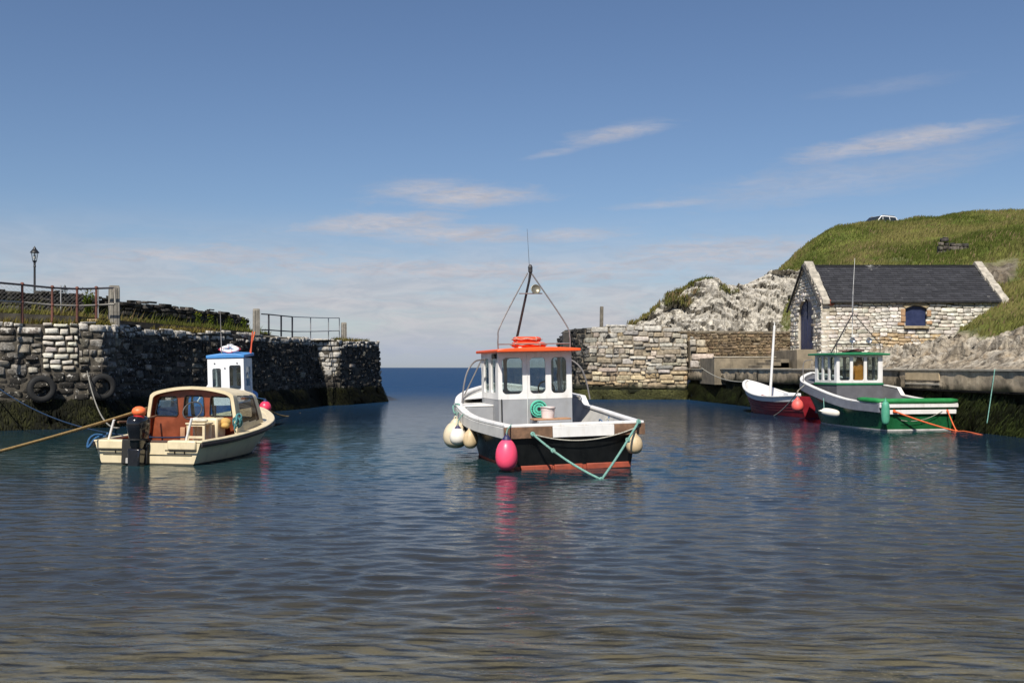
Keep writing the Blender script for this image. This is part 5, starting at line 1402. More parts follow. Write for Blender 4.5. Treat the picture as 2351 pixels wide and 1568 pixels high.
# oilskin jacket hanging inside the wheelhouse
jk = empty('oilskin_jacket', gl_(.10, 3.17, 1.33), (0, 0, R(12)), 'yellow-orange oilskin jacket hanging inside the green boat wheelhouse', 'jacket')
m_j = paint('oilskin_orange', (.52, .19, .015), .5, (.25, .09, .01), .5, .15, True, .4)
rows = []
for i in range(13):
    f = i / 12; z = .70 * f; wx = .21 - .05 * f if f < .78 else .17 * (1 - (f - .78) / .22 * .75); wy = .10 - .03 * f
    rows.append([Vector((wx * math.cos(a) * (1 + .08 * math.sin(5 * a + 4 * f)), wy * math.sin(a) * (1 + .15 * math.sin(4 * a + 3 * f)), z)) for a in np.linspace(0, 2 * math.pi, 24, endpoint=False)])
MB().grid(rows, wrap=True).build('body', m_j, jk, 180)
for sd in (-1, 1): MB().tube([(sd * .13, 0, .58), (sd * .21, .0, .40), (sd * .225, -.02, .12)], [.06, .065, .06], 10).build('sleeve', m_j, jk, 180)
MB().torus((0, 0, .66), .07, .028, 16, 8).build('collar', paint('dark_collar', (.09, .04, .015), .7), jk)
# fenders and lines
buoy('buoy', P(1831, 916, 31.6), .185, .40, buoy_coral, 'coral pink buoy at the green boat bow beside the red boat', cap=False, rope_m=pale_rope, hang=gl_(-1.25, 4.05, GH.z(.69)))
fd = buoy('fender', P(2033, 922, 27.1), .115, .62, paint('sea_green_fender', (.07, .30, .19), .5, (.04, .12, .08), .4, .12, True), 'long sea-green fender hanging at the green boat quarter', cap=False, rope_m=green_rope, hang=gl_(-1.14, .12, zt1 + .04), sausage=True); fd['category'] = 'fender'
fd = buoy('fender', P(1887, 943.5, 29.5), .12, .52, buoy_white, 'white sausage fender lying sideways on the green hull', cap=False, rope_m=green_rope, tilt=(0, -80), hang=gl_(-1.35, 2.75, GH.z(.45)), sausage=True); fd['category'] = 'fender'
ra, rb_, rk0, rw_ = gl_(-.80, -.10, zt1 - .2), gl_(.86, -.10, zt1 - .2), P(2196, 990, 27.5), P(2226, 999, 26.9)
pts = sag(ra, rk0, .03, 12); pts2 = sag(rb_, rk0, .02, 8)
rope('mooring_rope', pts + [rk0, rw_ + Vector((0, 0, -.03))], .024, orange_rope, 'long orange mooring rope from the green transom down to the water', (ra, rk0))
rope('mooring_rope', pts2 + sag(rk0 + Vector((.01, 0, .03)), P(2300, 1012, 25.0) + Vector((0, 0, .0)), -.03, 6)[1:], .018, orange_rope, 'short orange rope joining at the knot and trailing towards the quay', (rb_,))
rope('slack_line', sag(gl_(.7, -.09, zt1 - .2), gl_(-.6, -.11, zt1 - .45), .12), .007, pale_rope, 'thin line sagging across the green transom')

# ---------------- cream cabin boat
cb = empty('cabin_boat', (-6.58, 17.95, 0), (0, 0, R(-11)), 'cream cabin boat with varnished brown interior and black outboard', 'motor boat')
cream = paint('cream_gelcoat', (.66, .56, .37), .4, (.25, .18, .09), .5, .06, True, .1)
varn = paint('varnished_mahogany', (.20, .048, .018), .38, (.10, .03, .015), .5, .25, False, .2, scale=4)
floorm = paint('red_brown_floor', (.22, .055, .025), .55, (.12, .06, .03), .5, .2, False, .2)
CHn = Hull(4.6, ([0, .15, .35, .6, .75, .9, 1], [1.04, 1.09, 1.11, 1.06, .86, .44, .03]), ([0, .15, .35, .6, .75, .9, 1], [.90, .92, .90, .72, .45, .12, .01]),
          ([0, .3, .6, .8, 1], [.40, .44, .56, .68, .84]), .55, None, flare=.9, bottom=.3)
CHn.shell(.03, 1).build('hull', [cream, paint('dark_waterline', (.05, .045, .03), .6)], cb, 50)
# cut-down transom: shell's own transom stays low, corner blocks rise either side
CHn.inner(.1, .08).build('cockpit_lining', varn, cb, 50)
lp = CHn.loop()
MB().sweep(lp, [(-.03, 0), (-.03, .035), (.13, .035), (.13, 0)]).build('side_deck', cream, cb, bevel=.012)
MB().sweep([p - Vector((0, 0, .075)) for p in lp], [(-.045, 0), (-.005, -.012), (-.005, .085), (-.045, .06)]).build('rubbing_strake', paint('brown_black_rubber', (.02, .014, .012), .5, (.1, .07, .05), .4), cb, bevel=.012)
rows = [[Vector((p.x, p.y, .12)) for sd in (-1, -.33, .33, 1) for p in [CHn.pt(t, .25, sd, .08)]] for t in np.linspace(0.02, .9, 30)]
MB().grid(rows).build('cockpit_floor', floorm, cb)
for x0_, x1_ in ((-.95, -.38), (.42, .97)):
    MB().box(((x0_ + x1_) / 2, .05, .36), (x1_ - x0_, .2, .17)).build('transom_block', cream, cb, bevel=.025)
    MB().box(((x0_ + x1_) / 2, -.058, .268), (x1_ - x0_ + .06, .02, .022)).build('trim_strip', rubber, cb)
MB().box((.2, .05, .36), (.42, .06, .16)).build('transom_pad', paint('dark_brown_board', (.075, .04, .03), .7), cb, bevel=.01)
MB().box((0, -.012, .19), (1.76, .02, .006)).build('seam', paint('dark_seam', (.2, .16, .1), .8), cb)
for x in (-.62, .55, .74): MB().box((x, -.012, .225), (.012, .02, .05)).build('drain_slot', rubber, cb)
# wheelhouse: arched open-backed shell narrowing forward
def arch_pts(w_, z0, z1):
    half = [(-w_, z0), (-.975 * w_, z0 + .22), (-.905 * w_, z1 - .245), (-.865 * w_, z1 - .155), (-.76 * w_, z1 - .10), (-.5 * w_, z1 - .045), (-.25 * w_, z1 - .012), (0, z1)]
    c_ = [(p.x, p.y) for p in curve([(x, z, 0) for x, z in half], 4)][4:]
    return [(-w_, z0)] + c_ + [(-x, z) for x, z in c_[:-1]][::-1] + [(w_, z0)]
A0, A1 = arch_pts(.99, .46, 1.385), arch_pts(.88, .56, 1.34)
y0c, y1c = 1.6, 2.75
def shell_rows(inset):
    rows = []
    for f in np.linspace(0, 1, 8):
        r = []
        for (x0_, z0_), (x1_, z1_) in zip(A0, A1):
            x = x0_ + (x1_ - x0_) * f; z = z0_ + (z1_ - z0_) * f; zc = .55
            k = 1 - inset / .8
            r.append(Vector((x * k, y0c + (y1c - y0c) * f + (1.36 - z) * .25 * f, zc + (z - zc) * k if z > zc else z)))
        rows.append(r)
    return rows
ro, ri = shell_rows(0), shell_rows(.05)
win_c = [j for j in range(len(A0))]
side_open = lambda i, j: 1 <= i <= 5 and (.0 < 1)
b = MB()
# outer skin with a side-window opening each side (cells removed), inner skin likewise
nW = len(A0)
def cells(rows, mi):
    o = len(b.v); b.v += [tuple(p) for r in rows for p in r]
    for i in range(7):
        for j in range(nW - 1):
            zm = (rows[i][j].z + rows[i + 1][j + 1].z) / 2
            if 1 <= i <= 5 and .68 < zm < 1.19 and abs(rows[i][j].x) > .5 : continue
            b.f.append((o + i * nW + j, o + i * nW + j + 1, o + (i + 1) * nW + j + 1, o + (i + 1) * nW + j)); b.m.append(mi)
# denser vertical spacing on the sides so the opening has clean edges
def densify(A):
    out = [A[0]]
    xs_, zs_ = A[1]
    for k in range(1, 8): out.append((A[0][0] + (xs_ - A[0][0]) * k / 8, A[0][1] + (zs_ - A[0][1]) * k / 8))
    out += A[1:-1]
    for k in range(1, 8): out.append((A[-2][0] + (A[-1][0] - A[-2][0]) * k / 8, A[-2][1] + (A[-1][1] - A[-2][1]) * k / 8))
    return out + [A[-1]]
A0, A1 = densify(A0), densify(A1); nW = len(A0)
ro, ri = shell_rows(0), shell_rows(.05)
cells(ro, 0); cells(ri, 1)
cs_ = b.build('wheelhouse', [cream, varn], cb, 50, fix=False)
MB().grid([[r for r in ro[0]], [r - Vector((0, .035, 0)) for r in ro[0]], [Vector((r.x * .93, r.y - .035, .55 + (r.z - .55) * .93 if r.z > .55 else r.z)) for r in ro[0]], [Vector((r.x * .93, r.y, .55 + (r.z - .55) * .93 if r.z > .55 else r.z)) for r in ro[0]]]).build('arch_frame', cream, cb, 50)
dark_glass = glass_mat('tinted_glass', (.42, .36, .32))
for sd in (-1, 1):
    cand = [(i, j) for i in range(8) for j in range(nW) if 1 <= i <= 6 and ro[i][j].x * sd > .5 and .62 < ro[i][j].z < 1.26]
    js = sorted({j for i, j in cand})
    MB().grid([[Vector((ro[i][j].x * .985, ro[i][j].y, ro[i][j].z)) for j in js] for i in range(1, 7)]).build('side_window', dark_glass, cs_, 180)
# varnished bulkhead just inside the arch, three panes; glazed front beyond it
Mw = Matrix.Translation((0, y0c + .10, 0))
wo_ = [[(-.82, .80), (-.38, .79), (-.35, .83), (-.37, 1.13), (-.41, 1.175), (-.73, 1.165), (-.77, 1.12), (-.845, .84)],
       [(-.22, .79), (.19, .79), (.215, .83), (.19, 1.16), (.15, 1.195), (-.17, 1.195), (-.21, 1.16), (-.245, .83)],
       [(.35, .80), (.80, .80), (.835, .84), (.78, 1.13), (.74, 1.17), (.37, 1.18), (.34, 1.14), (.325, .83)]]
ao_ = [(x * .965, .55 + (z - .55) * .965 if z > .55 else z) for x, z in A0]
wsb = MB().plate([(-.93, .125)] + ao_ + [(.93, .125)], wo_, .04, Mw).build('bulkhead', varn, cs_)
for o_ in wo_:
    MB().plate(o_, [], .008, Mw @ Matrix.Translation((0, .02, 0))).build('window_pane', glass, wsb)
    MB().tube([Mw @ Vector((x, -.004, z)) for x, z in o_], .011, 6, True).build('window_seal', rubber, wsb, 180)
Mf_ = Matrix.Translation((-.72, y1c + .19, .50)) @ Matrix.Rotation(R(13), 4, 'X')
fo_ = [rrect(.07, .22, .48, .66, .06), rrect(.53, .22, .91, .66, .06), rrect(.96, .22, 1.37, .66, .06)]
MB().plate([(0, 0), (1.44, 0), (1.44, .45), (1.38, .70), (1.25, .80), (.19, .80), (.06, .70), (0, .45)], fo_, .03, Mf_).build('windscreen_frame', cream, cs_)
for o_ in fo_: MB().plate(o_, [], .006, Mf_ @ Matrix.Translation((0, .012, 0))).build('windscreen', glass, cs_)
MB().box((-.2, y0c + .02, .38), (.10, .06, .40)).build('bulkhead_post', plank, wsb, bevel=.01)
rows = [[Vector((p.x, p.y, CHn.z(t) + .02 + .10 * (1 - sd * sd) * min(1, (1 - t) * 3))) for sd in (-1, -.6, -.2, .2, .6, 1) for p in [CHn.pt(t, .97, sd, .02)]] for t in np.linspace(.60, .995, 14)]
MB().grid(rows).build('foredeck', cream, cb)
# helm, seat frame and gear
cn = MB().box((.50, 1.36, .46), (.50, .36, .66)).build('helm_console', cream, cb, bevel=.04)
MB().torus((0, 0, 0), .19, .014, 26, 8, M=Matrix.Translation((.24, 1.18, .93)) @ Matrix.Rotation(R(58), 4, 'X')).build('steering_wheel', darksteel, cn)
MB().tube([(.62, 1.36, .78), (.63, 1.32, 1.02)], [.02, .03], 8).build('throttle_lever', darksteel, cn)
sf = MB()
for x in (.34, .66): sf.box((x, .85, .40), (.05, .06, .60))
for z in (.22, .44, .67): sf.box((.50, .85, z), (.30, .06, .05))
for x in (.34, .66): sf.box((x, 1.08, .40), (.05, .06, .60))
sf.box((.5, .97, .70), (.40, .34, .03)); sf.build('seat_frame', cream, cb, bevel=.008)
cu = MB(); cu.ell((.42, 1.0, .76), (.11, .1, .05)); cu.ell((.56, .95, .755), (.12, .09, .045)); cu.build('bundled_cushion', paint('off_white_canvas', (.6, .55, .45), .8, amt=.5), cb, 180)
for x, h_ in ((-.84, .36), (.70, .40)):
    st = MB().tube([(x, .12, .44), (x + .12, .10, .44 + h_)], .022, 8).build('stern_post', white, cb)
MB().tube(sag((-.64, .1, .76), (-.74, 1.55, .80), .03, 10), .02, 7).build('boom', brownwood, cb)
CM = mat_of(cb)
def cl2(*p): return CM @ Vector(p)
tag(MB().tube(curve([cl2(-.98, .22, .50), cl2(-1.10, .10, .52), cl2(-1.16, .0, .44), cl2(-1.14, -.06, .30), cl2(-1.05, .05, .47), cl2(-.92, .15, .49), cl2(-.85, .1, .55)], 8), .022, 7).build('blue_line', blue_rope, None, 180), 'bright blue line tied at the cream boat stern corner', 'rope')
blb = MB()
for k in range(5):
    c0 = Vector((.99 + .02 * math.cos(k), 1.55 + .02 * math.sin(k * 2), .80 - .03 * k))
    blb.torus((0, 0, 0), .06 + .008 * k, .015, 14, 6, M=CM @ Matrix.Translation(c0) @ Matrix.Rotation(R(70 + 10 * k), 4, 'X') @ Matrix.Rotation(k, 4, 'Y'))
blb.tube([cl2(.99, 1.5, .76), cl2(.97, 1.44, .58), cl2(1.0, 1.46, .5)], .012, 6)
tag(blb.build('rope_bundle', rope_mat('teal_rope', (.07, .22, .24)), None, 180), 'teal rope bundled on the wheelhouse corner of the cream boat', 'rope')
yb = MB(); yb.ell((0, 0, 0), (.11, .09, .085), M=Matrix.Translation(cl2(.80, 1.42, .70))); yb.ell((0, 0, 0), (.08, .08, .06), M=Matrix.Translation(cl2(.86, 1.3, .64)))
tag(yb.build('canvas_bag', paint('yellow_canvas', (.52, .32, .09), .8, (.2, .1, .03), .6, .2, False, .5), None, 180), 'yellow canvas bag stowed beside the white seat frame', 'bag')
# outboard motor, tilted straight down on its bracket
ob = empty('outboard_motor', cl2(-.10, -.10, .28), (R(-4), 0, R(-11)), 'black outboard motor clamped on the cream boat transom', 'outboard motor')
gloss = paint('gloss_black_cowl', (.008, .008, .010), .18, (.03, .03, .03), .2, .2, False, .03, coat=.4)
rows = []
for f, wx, wy, yo in ((0, .10, .13, -.02), (.05, .125, .17, -.02), (.2, .145, .2, -.02), (.32, .17, .23, -.03), (.44, .18, .25, -.04), (.52, .175, .24, -.045), (.58, .15, .2, -.04), (.605, .09, .12, -.03), (.61, .01, .01, -.03)):
    rows.append([Vector((.86 * wx * np.sign(math.cos(a)) * abs(math.cos(a)) ** .7, yo + wy * np.sign(math.sin(a)) * abs(math.sin(a)) ** .7, f)) for a in np.linspace(0, 2 * math.pi, 28, endpoint=False)])
MB().grid(rows, wrap=True).build('cowl', gloss, ob, 60)
MB().sweep([(.15 * math.cos(a), -.03 + .21 * math.sin(a), .18) for a in np.linspace(0, 2 * math.pi, 24, endpoint=False)], [(-.01, -.012), (.012, -.012), (.012, .012), (-.01, .012)], True).build('cowl_seam', rubber, ob)
MB().box((0, -.05, -.18), (.22, .24, .4), taper=1.15).build('leg', gloss, ob, bevel=.03)
MB().box((0, .07, -.08), (.30, .1, .36)).build('bracket', rubber, ob, bevel=.02)
MB().box((-.23, .02, -.04), (.2, .12, .46)).build('tilt_ram', rubber, ob, bevel=.03)
MB().box((-.19, -.05, -.20), (.06, .03, .10)).build('anode', paint('grey_anode', (.4, .38, .36), .7), ob, bevel=.01)
MB().box((.01, -.165, -.045), (.15, .02, .035)).build('decal', white, ob, bevel=.004)
MB().box((.0, -.12, -.36), (.30, .40, .025)).build('cavitation_plate', gloss, ob, bevel=.008)
fl_ = empty('float', cl2(-.06, -.16, .965), (0, 0, 0), 'small orange float resting on top of the black outboard', 'float')
MB().ell((0, 0, 0), (.125, .125, .095)).build('body', paint('orange_float', (.85, .17, .05), .45, (.4, .08, .03), .3, .06), fl_, 180)
MB().lathe([(.085, -.075), (.095, -.03), (.095, -.13), (.06, -.15), (.004, -.15)], 18).build('base', paint('red_float_base', (.6, .02, .02), .45), fl_)

# ---------------- blue and white boat behind
bb_ = empty('fishing_boat', (-8.42, 26.6, 0), (0, R(-1.5), R(4)), 'small blue boat with white wheelhouse moored against the black pier', 'fishing boat')
blue_p = paint('sky_blue_paint', (.06, .24, .55), .45, (.04, .1, .2), .4, .1)
wht2 = paint('bright_white_paint', (.78, .78, .78), .4, (.4, .36, .3), .25, .03)
BH = Hull(4.5, ([0, .3, .55, .8, .92, 1], [1.05, 1.13, 1.12, .82, .45, .03]), ([0, .3, .55, .8, 1], [.9, .98, .86, .42, .01]), ([0, .4, .7, 1], [.72, .78, .92, 1.12]), .5)
BH.shell().build('hull', [paint('deep_blue_hull', (.02, .08, .24), .4), black_hull], bb_, 50)
BH.inner(.3).build('bulwark', blue_p, bb_, 50)
MB().sweep(BH.loop(), [(-.05, 0), (-.05, .05), (.09, .05), (.09, 0)]).build('gunwale', blue_p, bb_, bevel=.012)
rows = [[Vector((p.x, p.y, .3)) for sd in (-1, -.33, .33, 1) for p in [BH.pt(t, .4, sd, .06)]] for t in np.linspace(0, .95, 20)]
MB().grid(rows).build('deck', grey, bb_)
cabin(bb_, 'b', .50, 1.0, 1.4, 1.25, .3, .95, 2.0, [(.13, 1.14, .37, 1.72, .05), (.60, 1.12, .92, 1.80, .05)], [(.3, 1.2, .95, 1.75, .06)], [(.1, 1.2, .45, 1.75, .05), (.55, 1.2, .9, 1.75, .05)], wht2, wht2, roof_mat=blue_p, roof=(.03, .03, .22, .09), slope=.05)
BM = mat_of(bb_)
def bl(*p): return BM @ Vector(p)
for sd in (1,): MB().tube(curve([(sd * 1.12, 2.0, BH.z(.45) + .04), (sd * 1.07, 2.05, BH.z(.45) + .45), (sd * .99, 2.1, 1.56), (sd * .90, 2.15, 1.62)], 8), .02, 7).build('handrail', wht2, bb_)
for x, z in ((.14, 1.86), (.76, 1.86), (.14, 1.06), (.7, 1.03), (.42, 1.72)): MB().box((x + .06, 1.392, z), (.035, .02, .03)).build('fitting', darksteel, bb_)
MB().tube([(.36, 1.6, 2.1), (.35, 1.6, 3.35)], [.016, .008], 6).build('antenna', steel, bb_)
MB().tube([(1.0, 2.5, 2.1), (1.06, 2.55, 2.78)], [.025, .018], 7).build('flag_pole', paint('red_orange_pole', (.6, .09, .04), .5), bb_)
MB().tube([(-.25, 1.1, .78), (-.0, 1.42, 1.25)], .02, 6).build('brace', wht2, bb_)
nh = MB().box((-.80, .35, .96), (.16, .16, .40)).build('net_hauler', wht2, bb_, bevel=.03)
MB().tube([(-.76, .38, 1.06), (-.1, .5, 1.16)], [.06, .05], 10).build('arm', paint('grey_blue_tube', (.22, .26, .30), .5), nh)
MB().box((-.86, .3, .80), (.34, .3, .2)).build('gear_box', paint('faded_blue_crate', (.12, .25, .42), .7, (.3, .2, .1), .7, .2), bb_, bevel=.02)
MB().box((1.05, 1.2, .86), (.12, .5, .06)).build('red_board', antifoul, bb_, bevel=.01)
lr = life_ring('life_ring', bl(.52, 1.9, 2.26), .21, .065, wht2, 'white life ring with red bands on the blue roof', paint('red_band', (.5, .02, .04), .5))
lr.rotation_euler = (R(18), 0, .2)
hn = MB().lathe([(.05, 0), (.05, .10), (.09, .13), (.10, .2), (.02, .22)], 14, M=Matrix.Translation((.50, 2.1, 2.2)) ).build('horn_light', wht2, bb_)
buoy('buoy', P(609, 921, 27.7), .165, .32, paint('red_pink_buoy', (.72, .04, .10), .4, (.4, .02, .04), .3, .06), 'red-pink round buoy at the bow of the blue boat', cap=True, rope_m=blue_rope, hang=bl(1.15, 2.3, BH.z(.5) + .03))
rope('mooring_rope', sag(bl(.75, 3.6, .95), P(690, 949, 38.5), .35), .028, tan_rope, 'brown rope from the blue boat bow down to the pier foot')

# ---------------- red and white open boat with a mast
rb = empty('rowing_boat', (10.75, 34.8, 0), (0, R(3), R(11.5)), 'red and white clinker open boat with a bare white mast', 'rowing boat')
red_p = paint('dark_red_paint', (.20, .010, .018), .42, (.08, .02, .02), .45, .15, True, .1)
RH = Hull(6.0, ([0, .2, .45, .7, .85, .95, 1], [.80, .95, 1.0, .84, .56, .26, .03]), ([0, .2, .45, .7, .85, 1], [.55, .72, .76, .54, .26, .01]), ([0, .3, .5, .75, 1], [.72, .62, .64, .85, 1.22]), .55, None, flare=.9)
RH.shell(.06, 1).build('hull', [red_p, red_p], rb, 50)
pl = MB()
for k in (.25, .4, .55, .68):
    for sd in (-1, 1): pl.tube([RH.pt(t, k, sd) for t in np.linspace(0, .99, 40)], .013, 5)
pl.build('clinker_lands', paint('dark_maroon', (.06, .006, .01), .6), rb)
for sd in (-1, 1):
    MB().grid([[RH.pt(t, k, sd) + Vector((sd * .014, 0, 0)) for k in (.74, .82, .9, 1.0)] for t in np.linspace(0, .995, 40)]).build('top_strake', white, rb, 50)
RH.inner(.28, .05).build('lining', white, rb, 50)
MB().sweep(RH.loop(), [(-.05, 0), (-.05, .045), (.06, .045), (.06, 0)]).build('gunwale', white, rb, bevel=.01)
rows = [[Vector((p.x, p.y, .285)) for sd in (-1, -.33, .33, 1) for p in [RH.pt(t, .4, sd, .05)]] for t in np.linspace(0, .95, 24)]
MB().grid(rows).build('floor', grey, rb)
for yy in (1.2, 2.5, 4.3): MB().box((0, yy, .48), (1.7 if yy < 4 else 1.2, .24, .035)).build('thwart', red_p if yy != 2.5 else white, rb, bevel=.008)
for sd in (-1, 1): MB().tube([RH.pt(t, .62, sd, .06) for t in np.linspace(.3, .9, 16)], .03, 6).build('riser', red_p, rb)
MB().tube([(-.02, 3.85, .3), (.0, 3.8, 3.38)], [.055, .045], 12).build('mast', white, rb)
MB().box((-.1, 1.9, .62), (.5, .45, .4)).build('locker', wht2, rb, bevel=.03)
MB().lathe([(.02, 0), (.02, .10), (.035, .11), (.035, .13), (.004, .14)], 10, M=Matrix.Translation((0, 3.8, 3.36))).build('mast_cap', white, rb)
RM = mat_of(rb)
rope('mooring_rope', sag(RM @ Vector((0, 5.95, 1.18)), Vector((9.6, 50.5, 1.75)), .22), .018, pale_rope, 'pale bow rope from the red boat up to the landing')
rope('mooring_rope', sag(gl_(-1.15, 4.7, 1.0), P(1776, 955, 36.2), .1), .018, pale_rope, 'thin pale rope slanting into the water beside the coral buoy')
# ================================================================== pier furniture, lamps, tyres, ropes, car
rust = paint('rusty_railing', (.14, .055, .04), .75, (.05, .03, .025), .7, .35, True, .4, metal=.2)
dkiron = paint('dark_iron_railing', (.035, .035, .045), .6, (.12, .06, .04), .5, .3)
galv = paint('galvanised_railing', (.36, .36, .36), .45, (.2, .15, .1), .4, .1, metal=.4)
def foot(u, v, d, z=None):
    p = P(u, v, d); return Vector((p.x, p.y, p.z if z is None else z))
# big posts
def pier_post(u, d, z0, z1, w_, rz, label):
    p = foot(u, 0, d, z0)
    o = timber('timber_post', p, z1 - z0, w_, rz, label, (.24, .22, .185))
    for k in range(2):
        c = MB().box((w_ * .5 * (.4 if k else -.3), -w_ * .5 - .001, (z1 - z0) * .5), (.012, .006, (z1 - z0) * .9)); c.build('drying_crack', paint('crack_dark', (.05, .045, .04), .9), o)
    return o
pier_post(262, 30.6, 3.0, 4.24, .30, 32, 'tall square grey post at the end of the rusty pier railing')
pier_post(588.5, 38.9, 3.0, 4.02, .27, 18, 'square grey timber post where the dark grey railing starts')
pier_post(789.5, 48.4, 3.0, 3.92, .25, 20, 'short timber post near the pier head')
# rusty railing
ra1 = empty('railing', foot(150, 0, 29, 3.08), label='rusty iron railing with ball-topped posts on the black pier', cat='railing')
def L(p, root): return Vector(p) - root.location
posts = [(-40, 27.0, 646), (51, 28.4, 654), (120, 29.0, 661), (177, 29.5, 663.5), (221, 30.0, 662.5)]
tops = []
for u, d, v in posts:
    p = P(u, v, d); tops.append(p)
    b = MB().tube([L((p.x, p.y, 3.02), ra1), L((p.x, p.y, p.z - .02), ra1)], [.042, .034], 10)
    b.ell(L((p.x, p.y, p.z + .02), ra1), (.055, .055, .055)); b.ell(L((p.x, p.y, p.z - .50), ra1), (.05, .05, .05)); b.build('post', rust, ra1)
pe = P(262, 661, 30.25)
tr_ = tops + [pe]
MB().tube([L(p, ra1) for p in tr_], .03, 8).build('top_rail', dkiron, ra1)
mid_ = [p - Vector((0, 0, .50)) for p in tops] + [pe - Vector((0, 0, .50))]
MB().tube([L(p, ra1) for p in mid_ + [pe - Vector((-.05, .05, .48)), pe]], .027, 8).build('middle_rail', paint('worn_rail', (.3, .28, .24), .5, (.16, .07, .04), .6, .15, metal=.3), ra1)
# railing towards the head: dark iron then galvanised
ra2 = empty('railing', foot(690, 0, 43, 3.08), label='thin railing part dark iron and part galvanised near the pier head', cat='railing')
dk = [(600, 39.2, 721), (617, 39.6, 722), (645.5, 40.8, 725), (671, 42.0, 727.5)]
gv = [(713, 44.2, 729), (754, 46.8, 730), (779, 48.3, 730)]
for lst, m_, r in ((dk, dkiron, .035), (gv, galv, .024)):
    for u, d, v in lst[(1 if lst is dk else 0):]:
        p = P(u, v, d); MB().tube([L((p.x, p.y, 3.02), ra2), L(p, ra2)], r, 8).build('post', m_, ra2)
pd = [P(u, v, d) for u, d, v in dk]; pg = [pd[-1]] + [P(u, v, d) for u, d, v in gv]
for dz, nm in ((0, 'top_rail'), (.62, 'middle_rail')):
    MB().tube([L(p - Vector((0, 0, dz)), ra2) for p in pd], .024, 8).build(nm, dkiron, ra2)
    MB().tube([L(p - Vector((0, 0, dz)), ra2) for p in pg], .02, 8).build(nm, galv, ra2)
# chain-link fence behind the rusty railing
cf = empty('wire_fence', foot(120, 0, 31.5, 3.5), label='galvanised chain-link fence standing behind the rusty railing', cat='fence')
e0, e1 = Vector((-17.6, 31.0, 3.45)), Vector((-13.35, 34.4, 3.45))
e0, e1 = Vector((-18.4, 29.6, 3.5)), Vector((-13.8, 33.2, 3.5))
Lf = (e1 - e0).length; ex_ = (e1 - e0) / Lf; b = MB(); st_, hgt = .13, .80
n_ = int(Lf / st_)
for i in range(-10, n_):
    for sgn in (1, -1):
        a0, a1 = i * st_, i * st_ + hgt
        z0, z1 = .08, .08 + hgt
        if a0 < 0: z0 += -a0; a0 = 0
        if a1 > Lf: z1 -= a1 - Lf; a1 = Lf
        if a1 - a0 < .02: continue
        A_, B_ = (z0, z1) if sgn > 0 else (.16 + hgt - z0, .16 + hgt - z1)
        b.tube([e0 + ex_ * a0 + Vector((0, 0, A_)) - cf.location, e0 + ex_ * a1 + Vector((0, 0, B_)) - cf.location], .0028, 3)
b.build('mesh', paint('dull_wire', (.13, .125, .12), .7), cf)
for k in range(6):
    p = e0 + ex_ * (Lf * k / 5); MB().tube([p - Vector((0, 0, .1)) - cf.location, p + Vector((0, 0, .93)) - cf.location], .022, 7).build('post', galv, cf)
# lamps
def lamp(u, vtop, d, zb, label):
    p = P(u, vtop, d); h = p.z - zb; root = empty('street_lamp', (p.x, p.y, zb), label=label, cat='lamp')
    iron = paint('black_lamp_iron', (.012, .013, .015), .45, (.05, .05, .05), .3, .2)
    MB().lathe([(.14, 0), (.14, .25), (.10, .3), (.085, .9), (.05, 1.0), (.045, h - .95), (.065, h - .93), (.045, h - .88), (.05, h - .74), (.10, h - .70), (.004, h - .70)], 14).build('pole', iron, root)
    hd = MB().lathe([(.08, h - .70), (.085, h - .66), (.03, h - .655)], 8)
    for k in range(4):
        a = k * math.pi / 2 + .5; hd.tube([(.08 * math.cos(a), .08 * math.sin(a), h - .68), (.14 * math.cos(a), .14 * math.sin(a), h - .30)], .012, 5)
    hd.lathe([(.20, h - .31), (.185, h - .28), (.10, h - .16), (.08, h - .15), (.06, h - .09), (.03, h - .05), (.02, h - .02), (.006, h)], 16)
    hd.build('lantern', iron, root)
    MB().lathe([(.075, h - .66), (.13, h - .31)], 4, M=Matrix.Rotation(.5, 4, 'Z')).build('glass', glass_mat('lamp_glass', (.9, .9, .88)), root, 0)
    MB().lathe([(.01, h - .62), (.05, h - .55), (.045, h - .42), (.01, h - .38)], 10).build('bulb', white, root)
lamp(79.5, 565, 45, 3.3, 'tall black heritage lamp post standing behind the parapet wall')
lamp(149, 654, 62, 3.0, 'distant lamp whose lantern just clears the railing')
# tyres on the pier face
def tyre(u, v, d, r, rz, label):
    root = empty('tyre', P(u, v, d), (0, 0, R(rz)), label, 'tyre', 'tyres hung on the black pier')
    prof = [(r * .58, -.09), (r * .62, -.105), (r * .80, -.115), (r * .93, -.10), (r, -.075), (r, .075), (r * .93, .10), (r * .80, .115), (r * .62, .105), (r * .58, .09), (r * .60, .06), (r * .82, .07), (r * .9, .04), (r * .9, -.04), (r * .82, -.07), (r * .60, -.06)]
    MB().grid([[Vector((a * math.cos(q), zz, a * math.sin(q))) for a, zz in prof + prof[:1]] for q in np.linspace(0, 2 * math.pi, 37)]).build('casing', rubber, root, 50)
    b = MB()
    for k in range(40):
        q = 2 * math.pi * k / 40; b.box((r * 1.005 * math.cos(q), 0, r * 1.005 * math.sin(q)), (.012, .15, .03), M=Matrix.Rotation(-q, 4, 'Y') @ Matrix.Rotation(q, 4, 'Y'))
    b.build('tread', rubber, root)
    MB().tube([(0, .02, r * .8), (.03, .08, r + .45)], .015, 6).build('hanging_rope', rope_mat('dark_rope', (.05, .045, .04)), root)
tyre(95, 893, 28.3, .38, 34, 'car tyre on the pier face nearest the image edge')
tyre(234, 888, 29.2, .38, 40, 'car tyre on the pier face beside the pale rope')
